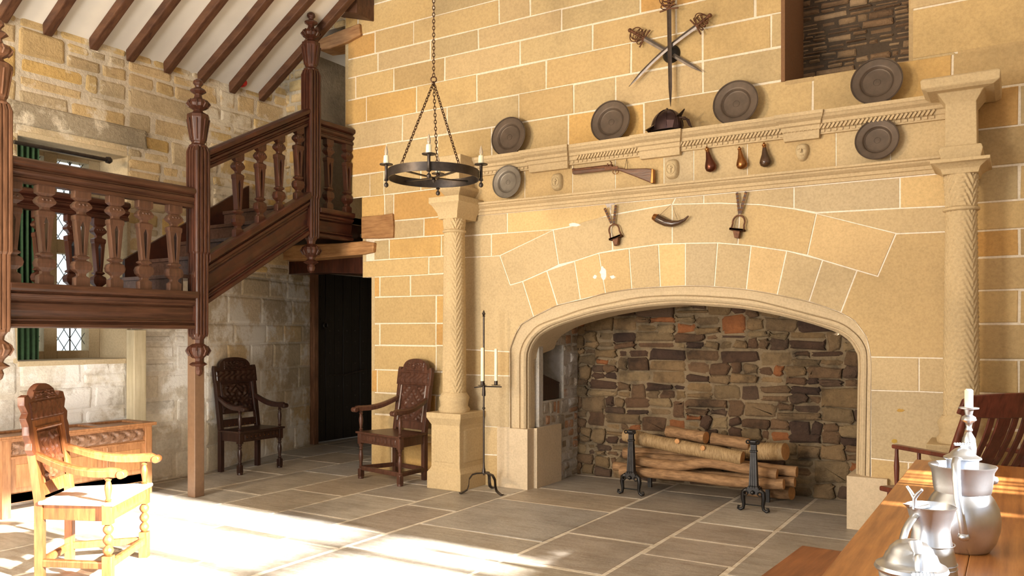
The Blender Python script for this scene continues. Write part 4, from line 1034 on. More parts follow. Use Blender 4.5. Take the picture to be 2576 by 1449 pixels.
# ---------------------------------------------------------------- table and bench
def table():
    x0, x1, y0, y1, H = -.52, .62, 1.15, 5.42, .75
    t = thing('refectory_table', 'long golden oak refectory table set with pewter in the right foreground', 'table', ((x0 + x1) / 2, 3.2, 0))
    m = MB(); n = 3
    for k in range(n):
        a = x0 + (x1 - x0) * k / n; b = x0 + (x1 - x0) * (k + 1) / n; m.box(a + .0006, b - .0006, y0, y1, H - .05, H)
    m.build('tabletop', M_TAB, t, bev=.004)
    m = MB(); m.box(x0 + .1, x1 - .1, y0 + .15, y0 + .19, H - .17, H - .05); m.box(x0 + .1, x1 - .1, y1 - .19, y1 - .15, H - .17, H - .05); m.box(x0 + .1, x0 + .14, y0 + .15, y1 - .15, H - .17, H - .05); m.box(x1 - .14, x1 - .1, y0 + .15, y1 - .15, H - .17, H - .05); m.build('apron', M_TAB, t)
    for x in (x0 + .15, x1 - .15):
        for y in (y0 + .25, y1 - .25):
            m = MB(); m.box(x - .05, x + .05, y - .05, y + .05, H - .22, H - .05); m.box(x - .05, x + .05, y - .05, y + .05, 0, .16)
            m.lathe([(.03, .14), (.05, .17), (.03, .2), (.06, .3), (.065, .36), (.04, .47), (.055, .51), (.035, .55)], 16, (x, y, 0)); m.build('leg', M_TAB, t, smooth=40)
    m = MB(); m.box(x0 + .12, x0 + .18, y0 + .25, y1 - .25, .05, .11); m.box(x1 - .18, x1 - .12, y0 + .25, y1 - .25, .05, .11); m.build('stretcher', M_TAB, t)
    # bench
    c = Vector((-.70, 2.70)); rz = math.atan2(-.14, 1) ;
    t = thing('bench', 'narrow red brown oak bench along the near side of the table', 'bench', (-.81, 3.02, 0), R(-3.5))
    m = MB(); m.box(-.13, .15, -1.15, 1.02, .45, .49); m.build('seat', M_BENCH, t, world=False, bev=.005)
    for y in (-.95, .8):
        for x in (-.08, .1): m = MB(); m.box(x - .025, x + .025, y - .025, y + .025, 0, .45); m.build('leg', M_BENCH, t, world=False)
    m = MB(); m.box(-.09, .11, -.95, .8, .38, .45); m.build('apron', M_BENCH, t, world=False)
M_BENCH = wood_mat('bench_oak', (.16, .05, .018), (.34, .13, .045), .35, (10, .8, 3), 4)
table()
# ---------------------------------------------------------------- pewter on the table
TZ = .751
def vessel(u, v_base, t_=None): pass
def at_t(u, t): d = FW + RT * ((u - CXP) / F); return Vector((d.x * t, d.y * t, TZ))
def zt_(v, t): return EYE + (HOR - v) / F * t
PER = lambda p: Vector((-p.x, -p.y, 0)).normalized()
def handle_path(c, ang, r0, z0, r1, z1, bow, n=12):
    d = Vector((math.cos(ang), math.sin(ang), 0)); out = []
    for k in range(n + 1):
        q = k / n; r = r0 + (r1 - r0) * q + bow * math.sin(q * math.pi); out.append(c + d * r + UP * (z0 + (z1 - z0) * q + .015 * math.sin(q * math.pi * 2)))
    return out
base = lambda p: Vector((p.x, p.y, 0))
# 1 front lidded tankard (near)
t1 = 1.74; p = at_t(2292, t1); H = zt_(1400, t1) - TZ
T = thing('pewter_tankard', 'lidded pewter tankard nearest the camera, cut off at the bottom edge', 'tankard', p)
m = MB(); m.lathe([(.001, 0), (.062, 0), (.066, .01), (.062, .02), (.06, H - .07), (.062, H - .05), (.064, H - .035), (.06, H - .03)], 40, p); m.build('body', M_PEW, T, smooth=40)
m = MB(); m.lathe([(.07, H - .03), (.073, H - .025), (.07, H - .018), (.058, H - .012), (.054, H - .006), (.05, H + .005), (.046, H + .008), (.042, H + .018), (.03, H + .03), (.012, H + .036), (.001, H + .037)], 40, p); m.build('lid', M_PEW, T, smooth=40)
m = MB(); ang = math.atan2(-p.y, -p.x) + .35; m.tube(handle_path(p, ang, .062, H - .04, .062, .05, .05), .011, 8, flat=.6); m.tube(handle_path(p, ang, .055, H - .02, .02, H + .036, .012, 6), .014, 8); m.build('handle', M_PEW, T, smooth=50)
m = MB(); dd = Vector((math.cos(ang), math.sin(ang), 0)); pp = Vector((-dd.y, dd.x, 0)); c0 = p + dd * .068 + UP * (H - .02)
for k in range(7): 
    a_ = c0 + pp * (-.021 + .007 * k); m.tube([a_ - pp * .003, a_ + pp * .003], .0075, 8)
m.build('hinge', M_PEW, T, smooth=40)
# 2 tall jug with flat lid
t2 = 2.28; p = at_t(2342, t2); H = zt_(1272, t2) - TZ
T = thing('pewter_jug', 'waisted pewter jug with wide rim and forked thumbpiece, behind the nearest tankard', 'jug', p)
m = MB(); pr = [(.001, 0), (.056, 0), (.06, .01), (.058, .02), (.066, .06), (.067, .085), (.063, .12), (.053, H - .10), (.048, H - .07), (.05, H - .045), (.056, H - .03), (.06, H - .012), (.066, H), (.062, H + .001), (.056, H - .012), (.045, H - .05), (.044, H - .08), (.05, .1), (.001, .02)]
m.lathe(pr, 44, p); m.build('body', M_PEW, T, smooth=45)
m = MB()
for z in (.10, .112, .165): m.tube([(p.x + .066 * math.cos(R(a)) * (1 if z < .15 else .9), p.y + .066 * math.sin(R(a)) * (1 if z < .15 else .9), p.z + z) for a in range(0, 360, 12)], .0016, 5, True)
m.build('incised_bands', M_PEW, T, smooth=60)
ang = math.atan2(-p.y, -p.x) - .75
m = MB(); m.tube(handle_path(p, ang, .052, H - .02, .058, .03, .052), .0125, 10, flat=.5); m.build('handle', M_PEW, T, smooth=50)
m = MB(); dd = Vector((math.cos(ang), math.sin(ang), 0)); pp = Vector((-dd.y, dd.x, 0)); c0 = p + dd * .06 + UP * (H - .005)
m.tube([c0, c0 + UP * .03, c0 + UP * .045 + pp * .012, c0 + UP * .058 + pp * .026], [.007, .006, .005, .004], 8); m.tube([c0 + UP * .03, c0 + UP * .045 - pp * .012, c0 + UP * .058 - pp * .026], [.006, .005, .004], 8); m.tube([c0, c0 - dd * .05 + UP * .004], .006, 8)
m.build('thumbpiece', M_PEW, T, smooth=50)
m = MB(); lip = p - dd * .0 ; sd = -pp if (-pp).dot(RT) < 0 else pp
m.loft([[p + dd_ * r + UP * z for dd_ in [Vector((math.cos(R(a)), math.sin(R(a)), 0)) for a in range(0, 360, 15)]] for r, z in ((.0, 0),)] if False else [[p + RT * (-.045 - .035 * q) + FW * (.028 * (1 - q) * s) + UP * (H + .002 - .03 * (1 - q) * (1 - abs(s)) + .004 * q) for s in (-1, -.6, -.2, .2, .6, 1)] for q in (0, .4, .8, 1)], cap=False, closed=False)
m.build('spout', M_PEW, T, smooth=50)
# 3 big bellied flagon with flared collar
t3 = 2.84; p = at_t(2421, t3); zz_ = lambda v: zt_(v, t3) - TZ; zb = zz_(1236); zc_ = zz_(1170); H = zz_(1152)
T = thing('pewter_flagon', 'big bellied pewter flagon with flared collar, beaded domed lid and long handle', 'flagon', p)
m = MB(); m.lathe([(.001, 0), (.08, 0), (.088, .008), (.104, .035), (.115, .075), (.118, .11), (.112, .15), (.098, .18), (.086, zb - .005), (.084, zb)], 52, p); m.build('body', M_PEW, T, smooth=50)
m = MB(); m.lathe([(.07, zb - .002), (.088, zb), (.092, zb + .02), (.097, zc_ - .02), (.106, zc_ - .004), (.107, zc_), (.103, zc_ + .001), (.093, zc_ - .012), (.088, zb + .02), (.06, zb + .012)], 52, p); m.build('collar', M_PEW, T, smooth=45)
q = p + RT * .1 - FW * .012 + UP * (zc_ - .05); m = MB(); m.lathe([(.001, -.016), (.014, -.01), (.017, 0), (.014, .01), (.001, .016)], 14, q); m.build('lug', M_PEW, T, smooth=50)
m = MB(); m.lathe([(.05, zb), (.05, H - .012), (.053, H)], 36, p + RT * .0); m.build('neck', M_PEW, T, smooth=45)
m = MB(); m.lathe([(.054, H - .004), (.06, H - .001), (.059, H + .003), (.046, H + .010), (.040, H + .014), (.036, H + .02), (.024, H + .031), (.01, H + .037), (.001, H + .038)], 36, p); m.build('lid', M_PEW, T, smooth=40)
m = MB(); c0 = p + UP * (H + .05) + RT * .0
for k in range(7): a_ = c0 + RT * (-.027 + .009 * k); m.lathe([(.001, -.0045), (.0042, -.002), (.0042, .002), (.001, .0045)], 8, a_)
m.tube([c0 - RT * .028 - UP * .005, c0 + RT * .028 - UP * .005], .003, 6); m.tube([c0 - UP * .016, c0 - UP * .004], .007, 6); m.build('beaded_thumbpiece', M_PEW, T, smooth=50)
m = MB(); cdir = PER(p); side = Vector((-cdir.y, cdir.x, 0)); side = side if side.dot(RT) < 0 else -side
path = [p + cdir * a + side * b + UP * z for a, b, z in ((.05, .01, H + .002), (.085, .018, H + .006), (.112, .02, H - .01), (.122, .018, zc_ - .03), (.128, .014, zb), (.138, .006, zb - .05), (.14, -.002, zb - .1), (.128, -.004, zb - .13))]
m.tube(path, [.012, .013, .014, .013, .012, .0115, .012, .014], 10, flat=.6); m.lathe([(.001, -.016), (.015, -.01), (.019, 0), (.015, .01), (.001, .016)], 14, path[-1]); m.build('handle', M_PEW, T, smooth=50)
# 5 candlestick
t5 = 3.95; p = at_t(2437, t5); zc = zt_(1026, t5) - TZ
T = thing('candlestick', 'polished silver baluster candlestick at the far end of the table', 'candlestick', p)
k = zc / .40
m = MB(); m.lathe([(.001, 0), (.075, 0), (.075, .012 * k), (.05, .03 * k), (.022, .05 * k), (.018, .08 * k), (.03, .12 * k), (.034, .2 * k), (.028, .25 * k), (.012, .28 * k), (.018, .29 * k), (.012, .305 * k), (.016, .325 * k), (.034, .34 * k), (.03, .355 * k), (.016, .365 * k), (.02, .385 * k), (.022, .398 * k)], 32, p); m.build('stem', M_PEW, T, smooth=50)
m = MB(); m.lathe([(.02, .392 * k), (.044, .396 * k), (.045, .402 * k), (.02, .4 * k)], 32, p); m.build('drip_pan', M_PEW, T, smooth=40)
m = MB(); m.lathe([(.0185, 0), (.0185, zt_(983, t5) - TZ - zc), (.012, zt_(980, t5) - TZ - zc), (.001, zt_(980, t5) - TZ - zc)], 20, p + UP * (zc + .002)); tag(m.build('candle', M_WAX, smooth=40, loc=tuple(p + UP * zc)), 'short thick candle in the silver candlestick on the table', 'candle')
# ---------------------------------------------------------------- lath back chair
def lath_chair():
    f = (FW * .957 - RT * .28).normalized(); s = Vector((-f.y, f.x, 0))
    if s.dot(RT) < 0: s = -s
    W = .60; pp_ = FW * 5.20 + RT * 2.715; p = Vector((pp_.x, pp_.y, 0)); c = p + s * (W / 2) + f * .22
    t = thing('lath_back_armchair', 'red brown slatted armchair with curved crest beyond the far end of the table', 'chair', (c.x, c.y, 0))
    M = M_LATH; b0 = Vector((p.x, p.y, 0))
    lean = lambda z: -f * max(0, z - .44) * .38
    P = lambda a, d, z: b0 + s * (a * W) + f * d + UP * z
    m = MB(); m.loft([[P(-.06, .0, z), P(1.06, 0, z), P(1.1, .46, z), P(-.1, .46, z)] for z in (.42, .455)]); m.build('seat', M, t, bev=.01)
    for a, d in ((0, .02), (1, .02), (0, .42), (1, .42)):
        m = MB(); q = P(a, d, 0); m.lathe([(.016, 0), (.02, .08), (.026, .16), (.016, .2), (.024, .24), (.022, .38), (.018, .43)], 12, q); m.build('leg', M, t, smooth=40)
    for a in (0, 1):
        m = MB(); m.tube([P(a, 0, .44), P(a, 0, .8) + lean(.8), P(a, 0, 1.05) + lean(1.05)], [.024, .026, .02], 10); m.build('back_post', M, t, smooth=50)
        m = MB(); z = .735; m.loft([[P(a, d, zz) + s * w_ + lean(.7) * (1 if d < .05 else 0) for w_, zz in ((-.028, z - .014), (.028, z - .014), (.028, z + .014), (-.028, z + .014))] for d in (-.06, .1, .25, .38)]); m.build('arm', M, t, bev=.008)
        for d in (.16, .36):
            m = MB(); q = P(a, d, 0); m.lathe([(.012, .45), (.015, .52), (.018, .6), (.012, .68), (.012, .73)], 10, q); m.build('arm_spindle', M, t, smooth=50)
    # crest, bowed
    m = MB(); rings = []
    for k in range(13):
        a = -.10 + 1.2 * k / 12; bow = -f * .05 * math.sin((k / 12) * math.pi); h = .065 + .015 * math.sin(k / 12 * math.pi)
        if k in (0, 12): h *= .7
        rings.append([P(a, -.014, 1.06 - h) + lean(1.0) + bow, P(a, .014, 1.06 - h) + lean(1.0) + bow, P(a, .014, 1.06 + h) + lean(1.12) + bow, P(a, -.014, 1.06 + h) + lean(1.12) + bow])
    m.loft(rings); m.build('crest_rail', M, t, bev=.006, smooth=30)
    m = MB(); m.sweep([(-.015, 0), (.015, 0), (.015, .05), (-.015, .05)], P(0, 0, .60) + lean(.62), P(1, 0, .60) + lean(.62)); m.build('lower_rail', M, t, bev=.004)
    for k in range(6):
        a = .13 + .74 * k / 5; bow = -f * .05 * math.sin(a * math.pi); m = MB()
        w_ = .05 if k == 2 else .022
        rings = []
        for z, bw in ((.63, 0), (.72, .3), (.84, .6), (.93, .85), (1.01, 1)): rings.append([P(a, dd, z) + s * ww + lean(z) + bow * bw - f * .02 * math.sin((z - .62) * 8) for dd, ww in ((-.007, -w_), (.007, -w_), (.007, w_), (-.007, w_))])
        m.loft(rings); m.build('slat', M, t, bev=.003)
M_LATH = wood_mat('red_mahogany', (.06, .014, .008), (.17, .045, .025), .3, (7, 7, 1), 5)
lath_chair()
# ---------------------------------------------------------------- candle stand by the column
def stand():
    p = PZ(1217, 1240, 0); Z = lambda v: zat(p.x, p.y, v)
    t = thing('iron_candle_stand', 'tall wrought iron tripod candle stand in front of the left stone column', 'candle stand', p)
    zt = Z(1190)
    m = MB(); m.tube([p + UP * (zt - .02), p + UP * Z(795)], .0085, 8); m.lathe([(.02, 0), (.018, .015), (.011, .05), (.009, .1)], 12, p + UP * zt); m.build('stem', M_IRON, t, smooth=50)
    m = MB(); m.lathe([(.001, -.014), (.013, -.008), (.016, 0), (.013, .008), (.001, .014)], 12, p + UP * Z(1027)); m.build('knop', M_IRON, t, smooth=50)
    m = MB(); q = p + UP * Z(797); m.lathe([(.006, 0), (.016, .008), (.008, .016), (.018, .026), (.012, .04), (.001, .065)], 8, q); m.build('finial', M_IRON, t)
    for a in (195, 320, 75 - 5):
        a0 = R(a) + YAW; d = Vector((math.cos(a0), math.sin(a0), 0)); side = Vector((-d.y, d.x, 0)); m = MB()
        prof = [(.0, zt), (.07, zt), (.11, zt - .01), (.14, zt - .05), (.145, zt - .11), (.16, zt - .15), (.19, .02), (.22, .008), (.235, .012)]
        m.loft([[p + d * r + UP * (z + dz) + side * w_ for w_, dz in ((-.016, -.005), (.016, -.005), (.016, .005), (-.016, .005))] for r, z in prof]); m.build('leg', M_IRON, t, smooth=50)
    za = Z(972); m = MB(); a, b = p + RT * (-.035) + UP * za - FW * .0, p + RT * .14 + UP * (za - .005)
    m.tube([p + RT * (-.09) + UP * (za - .01), p + UP * za, b + RT * .03], .006, 8); m.lathe([(.017, -.09), (.017, -.05), (.013, .0), (.013, .03)], 10, p + UP * za); m.build('cross_arm', M_IRON, t, smooth=50)
    for k, dx in enumerate((-.012, .115)):
        q = p + RT * dx - FW * (.028 if k == 0 else 0) + UP * (za + .008)
        m = MB(); m.lathe([(.001, 0), (.042, .002), (.045, .006), (.02, .007), (.017, .01), (.017, .045), (.012, .045), (.012, .01)], 16, q); m.build('candle_cup', M_IRON, t, smooth=40)
        h = Z(872 if k == 0 else 875) - za - .02
        m = MB(); m.lathe([(.0155, .012), (.0165, .04), (.0155, h), (.004, h + .008)], 16, q); tag(m.build('candle', M_WAX, smooth=40, loc=tuple(q)), ['ivory candle on the iron stand, in front of its stem', 'ivory candle on the iron stand, out on the right arm'][k], 'candle', 'candles on the iron stand')
stand()
# ---------------------------------------------------------------- andirons, logs
def andiron(u, v, label):
    p = PZ(u, v, 0); t = thing('andiron', label, 'andiron', p, 0, 'pair of andirons'); p = Vector((0, 0, 0))
    def B(m, n, **k): return m.build(n, M_CAST, t, world=False, **k)
    m = MB(); m.loft([[Vector((x * a, y * a * .8, z)) for x, y in fluted(1, .1, 3)] for z, a in ((.20, .085), (.215, .085), (.22, .07), (.50, .048), (.505, .058), (.515, .058), (.52, .046), (.57, .044))]); B(m, 'column')
    m = MB(); m.lathe([(.024, .565), (.04, .575), (.045, .59), (.045, .6), (.03, .607)], 4, p, rot=R(45))
    for s in (-1, 1): m.tube([(s * .04 + .014 * math.cos(R(a)), -.03, .59 + .014 * math.sin(R(a))) for a in range(0, 360, 40)], .007, 6, True)
    B(m, 'capital')
    m = MB(); m.loft([[Vector((x, y, z)) for x, y in ((-w_, -.03), (w_, -.03), (w_, .03), (-w_, .03))] for z, w_ in ((.15, .03), (.17, .06), (.185, .05), (.205, .048))])
    m.lathe([(.001, -.02), (.014, -.012), (.018, 0), (.014, .012), (.001, .02)], 10, (0, -.04, .165)); B(m, 'plinth'); m = MB(); m.tube([(-.08, 0, .055), (.08, 0, .055)], .006, 6); B(m, 'tie_bar')
    for s in (-1, 1):
        m = MB(); m.tube([(s * .035, -.01, .165), (s * .06, -.012, .185), (s * .082, -.012, .165), (s * .088, -.012, .12), (s * .08, -.012, .06), (s * .085, -.012, .025), (s * .11, -.014, .012), (s * .128, -.014, .02), (s * .125, -.014, .04), (s * .11, -.014, .038)], [.012, .02, .022, .02, .015, .013, .013, .012, .01, .007], 8)
        m.tube([(s * .06 + .018 * math.cos(R(a)), -.035, .158 + .018 * math.sin(R(a))) for a in range(0, 360, 30)], .006, 6, True); B(m, 'foot', smooth=50)
    m = MB(); m.box(-.012, .012, 0, .5, .15, .18); m.box(-.018, .018, .44, .47, 0, .16); B(m, 'log_bar')
    return t
andiron(1588, 1245, 'cast iron andiron with fluted column on the left of the log pile')
andiron(1896, 1287, 'cast iron andiron with fluted column on the right of the log pile')
def log(pts, r, mat, label, knots=(), seed=0):
    """pts: (u, v, Y)"""
    P = [PY(u, v, Y) for u, v, Y in pts]; rs = random.Random(seed); path = []
    n = len(P)
    for i in range(n - 1):
        p0, p1, p2, p3 = P[max(0, i - 1)], P[i], P[i + 1], P[min(n - 1, i + 2)]
        for k in range(6):
            t = k / 6; path.append(.5 * ((2 * p1) + (p2 - p0) * t + (2 * p0 - 5 * p1 + 4 * p2 - p3) * t * t + (3 * p1 - p0 - 3 * p2 + p3) * t ** 3))
    path.append(P[-1]); c = path[len(path) // 2].copy()
    rad = [r * (1 + .05 * math.sin(i * 1.3 + seed) + rs.uniform(-.02, .02)) for i in range(len(path))]
    m = MB(); m.tube(path, rad, 14)
    fs = [f for f in m.bm.faces if len(f.verts) == 14]
    for f in fs: f.material_index = 1
    for f in fs: bmesh.ops.inset_individual(m.bm, faces=[f], thickness=r * .12)
    m.mi = 1
    for u, v, Y in knots:
        q = PY(u, v, Y); m.lathe([(.026, 0), (.022, .012), (.004, .014)], 10, q, Matrix.Rotation(R(90), 4, 'X'))
    return tag(m.build('log', [mat, M_CUT], smooth=50, loc=tuple(c)), label, 'log', 'logs stacked on the andirons')
Y0 = 7.17
log([(1562, 1185, Y0 + .02), (1700, 1195, Y0), (1850, 1212, Y0), (1972, 1218, Y0)], .048, M_LOG, 'smooth brown log, lowest at the front of the pile', seed=1)
log([(1600, 1158, Y0 + .03), (1700, 1172, Y0), (1790, 1165, Y0), (1955, 1193, Y0)], .046, M_LOG, 'wavy smooth log, second from the bottom at the front', seed=2)
log([(1545, 1172, Y0 + .14), (1700, 1190, Y0 + .14), (2000, 1213, Y0 + .13)], .044, M_LOG, 'log at the bottom of the pile whose cut end sticks out furthest right', seed=3)
log([(1600, 1150, Y0 + .16), (1800, 1165, Y0 + .17), (2005, 1187, Y0 + .15)], .048, M_LOG, 'log with bright sawn end above the furthest right one', seed=4)
log([(1572, 1094, Y0 + .07), (1680, 1118, Y0 + .03), (1800, 1140, Y0 + .01), (1868, 1153, Y0)], .064, M_BIRCH, 'thick flaky barked log slanting across the front of the pile', [(1704, 1110, Y0 - .03), (1768, 1127, Y0 - .05)], 5)
log([(1570, 1140, Y0 + .24), (1750, 1143, Y0 + .27), (1850, 1150, Y0 + .27)], .055, M_LOG, 'dark log in the shadow behind the slanting thick one', seed=6)
log([(1680, 1085, Y0 + .27), (1776, 1101, Y0 + .17)], .055, M_LOG, 'short log on top of the pile, left of the gap', seed=7)
log([(1790, 1103, Y0 + .18), (1885, 1118, Y0 + .2)], .055, M_LOG, 'short grey log on top of the pile, right of the gap', seed=8)
log([(1850, 1135, Y0 + .28), (1976, 1136, Y0 + .16)], .078, M_BIRCH, 'thickest log with a broad sawn face behind the right andiron', seed=9)
log([(1880, 1232, 7.55), (1940, 1236, 7.53), (1992, 1240, 7.48)], .06, M_LOG, 'short log lying in shadow on the hearth floor behind the right andiron', seed=10)
# ---------------------------------------------------------------- plates
def plate(u, v, h, Yc, tilt, label, zrest=None, mat=M_PEWD, well=.6):
    c = PY(u, v, Yc); Rr = h / 2 / F * dep(c.x, c.y)
    if zrest is not None and abs(c.z - Rr * math.cos(tilt) - zrest) < .12: c.z = zrest + Rr * math.cos(tilt) + .003
    t = thing('pewter_plate', label, 'plate', c, 0, 'pewter plates on the chimneypiece'); t.rotation_euler = (R(90) - tilt, 0, 0)
    m = MB(); pr = [(.001, 0), (Rr * well * .3, 0), (Rr * well * .85, 0), (Rr * well * .93, .001), (Rr * well, .006), (Rr * well * 1.07, .017), (Rr * well * 1.12, .020), (Rr * well * 1.2, .0208), (Rr * .93, .025), (Rr * .955, .0255), (Rr * .97, .030), (Rr * .985, .0315), (Rr, .03), (Rr, .024), (Rr * .97, .018), (Rr * well * 1.1, .012), (Rr * well, -.006), (.001, -.006)]
    m.lathe(pr, 56); m.build('plate_body', mat, t, world=False, smooth=40)
    m = MB(); 
    for rr in (Rr * .95, Rr * well * .98): m.tube([(rr * math.cos(R(a)), rr * math.sin(R(a)), .028 if rr > Rr * .8 else .004) for a in range(0, 360, 8)], .0028, 6, True)
    m.tube([(Rr * .14 * math.cos(R(a)), Rr * .14 * math.sin(R(a)), .001) for a in range(0, 360, 20)], .0015, 6, True)
    m.build('reeded_ring', mat, t, world=False, smooth=60)
    return t
plate(1282, 333, 100, 6.79, .10, 'dull pewter plate standing at the left end of the upper ledge', Z1)
plate(1538, 297, 107, 6.79, .10, 'dull pewter plate standing on the ledge between the left plate and the helmet', Z1)
plate(1852, 247, 115, 6.79, .10, 'dull pewter plate on the ledge just right of the helmet', Z1)
plate(2206, 193, 122, 6.76, .13, 'largest pewter plate, overlapping the alcove on the right', Z1)
plate(2207, 345, 104, YS - .05, .10, 'pewter plate in the frieze near the right column', ZT)
plate(1278, 453, 84, YS - .05, .10, 'pale grey pewter plate in the frieze near the left column', ZT, M_PEWL if False else metal_mat('pale_pewter', (.20, .175, .145), .45, .6, .3, .2, 9))
# ---------------------------------------------------------------- swords and boss
def swords():
    Yb = YW - .055
    c = PY(1684, 132, Yb)
    m = MB(); m.lathe([(.001, .06), (.02, .058), (.055, .035), (.075, .01), (.08, 0), (.08, -.01), (.001, -.01)][::-1], 28, (c.x, Yb + .045, c.z), Matrix.Rotation(R(90), 4, 'X')); 
    tag(m.build('round_boss', M_CAST, smooth=50, loc=tuple(c)), 'small round black boss where the three swords cross', 'shield boss')
    def sword(p, q, grip, label, mat, kind, Y):
        a, b = PY(*p, Y), PY(*q, Y)  # hilt end (blade start), tip
        d = (b - a).normalized(); s = Vector((d.z, 0, -d.x)); t = thing('sword', label, 'sword', a, 0, 'swords crossed above the chimneypiece')
        w = .021; L = (b - a).length; m = MB(); nrm = Vector((0, -1, 0)); rings = []
        for k in range(11):
            q_ = k / 10; ww = w * (1 - .25 * q_) if q_ < .85 else w * .75 * (1 - (q_ - .85) / .15 * .97)
            if kind == 'rapier': ww *= .75
            pp = a + d * (L * q_) + s * (.03 * math.sin(q_ * math.pi) if kind == 'curved' else 0); rings.append([pp + s * ww, pp + nrm * .005, pp - s * ww, pp - nrm * .005])
        m.loft(rings); m.build('blade', mat, t)
        g = PY(*grip, Y); gd = (g - a).normalized(); m = MB(); m.tube([a, a + (g - a) * .5, g], [.012, .015, .012], 10); m.lathe([(.001, -.02), (.015, -.012), (.02, 0), (.015, .012), (.001, .02)], 12, g + gd * .015); m.build('grip', M_RUST, t, smooth=50)
        m = MB()
        Lg = (g - a).length
        for off, bow in ((1, .075), (-1, .055), (.6, .09)):
            m.tube([a + gd * (Lg * k / 8) + s * (bow * off * math.sin(math.pi * min(1, k / 8 * 1.0)) ** .7) + nrm * .03 * math.sin(math.pi * k / 8) for k in range(9)], .005, 6)
        for k in range(3): 
            cc = a + gd * (.02 + .03 * k); m.tube([cc + s * (.07 * math.cos(R(an))) * (1 - .15 * k) + nrm * (.035 * math.sin(R(an)) + .01) + gd * .01 * math.sin(R(an * 2)) for an in range(0, 360, 30)], .0045, 6, True)
        m.tube([a - s * .085 - gd * .01, a, a + s * .085 - gd * .01], .007, 8); m.build('hilt_guard', M_RUST, t, smooth=50)
    sword((1683, 22), (1687, 268), (1682, -28), 'upright sword with basket hilt at the top edge, point down above the helmet', M_STEELD, 'straight', Yb - .04)
    sword((1752, 66), (1582, 218), (1782, 42), 'sword with hilt at upper right and point at lower left', M_STEEL, 'curved', Yb - .015)
    sword((1620, 96), (1768, 182), (1588, 78), 'sword with curled hilt at upper left and point at lower right', M_STEEL, 'straight', Yb + .005)
M_STEELD = metal_mat('dark_sword_steel', (.10, .075, .06), .4, .9, .3)
swords()
# ---------------------------------------------------------------- helmet
def helmet():
    Y = 6.66; zc = Z1 + .004; c = PY(1678, 325, Y); s = 1 / F * dep(c.x, c.y); c = Vector((c.x, Y, zc + .012))
    t = thing('helmet', 'black lobster tail helmet with raised peak standing on the chimneypiece ledge', 'helmet', c)
    def B(m, n, **k): return m.build(n, M_CAST2, t, **k)
    m = MB(); rings = []; Rx, Ry, Rz = 39 * s, .095, 46 * s
    for k in range(9):
        a = R(90 * k / 8); rings.append([c + Vector((Rx * math.cos(a) * math.cos(b) * 1.05, Ry * math.cos(a) * math.sin(b), .02 + Rz * math.sin(a) * (1 + .02 * math.cos(8 * b)))) for b in [2 * math.pi * i / 32 for i in range(32)]])
    rings = [[p - UP * .025 for p in rings[0]]] + rings
    m.loft(rings); B(m, 'skull', smooth=60)
    m = MB()
    for k in range(8):
        b = 2 * math.pi * k / 8 + .2; m.tube([c + Vector((Rx * 1.06 * math.cos(R(a)) * math.cos(b), Ry * 1.02 * math.cos(R(a)) * math.sin(b), .02 + Rz * 1.01 * math.sin(R(a)))) for a in range(0, 90, 12)], .0035, 5)
    m.lathe([(.012, 0), (.012, .012), (.004, .02)], 8, c + UP * (Rz + .015)); B(m, 'ridges')
    m = MB()
    for k in range(4):
        x0 = -Rx * .8 - k * .022; z = .02 - .004 * k; m.loft([[c + Vector((x, Ry * (.95 - .08 * k) * math.sin(b), z + (.055 - .01 * k) * math.cos(b) ** 2 * .8 + dz)) for b in [R(-85 + 17 * i) for i in range(11)]] for x, dz in ((x0 + .02, .012), (x0 - .018, -.006))], cap=False, closed=False)
    B(m, 'neck_guard')
    m = MB(); a0 = c + Vector((Rx * .35, 0, .065)); tip = PY(1723, 275, Y)
    tip.y = Y - .01; m.loft([[a0 + Vector((-.05, -.07, .0)), a0 + Vector((-.03, 0, .05)), a0 + Vector((-.05, .07, 0)), a0 + Vector((-.05, 0, .035))], [a0 + Vector((.04, -.06, .015)), a0 + Vector((.045, 0, .045)), a0 + Vector((.04, .06, .015)), a0 + Vector((.045, 0, .03))], [tip + Vector((0, -.012, 0)), tip + UP * .006, tip + Vector((0, .012, 0)), tip - UP * .004]])
    B(m, 'peak')
    m = MB()
    for dy in (-.045, 0, .045): m.tube([c + Vector((Rx * .95, dy, .085)), PY(1728, 297, Y) + Vector((0, dy, 0)), PY(1737, 318, Y) + Vector((0, dy * .6, 0))], .005, 6)
    B(m, 'face_bars')
    m = MB(); m.loft([[c + Vector((x, -.088 - .004 * math.sin(i), z)) for x, z in ((Rx * .15, .07), (Rx * .75, .06), (Rx * .65, -.005), (Rx * .2, -.002))] for i in (0, 1)]); B(m, 'cheek_piece', bev=.003)
M_CAST2 = metal_mat('blackened_steel', (.06, .035, .035), .3, .85, .4)
helmet()
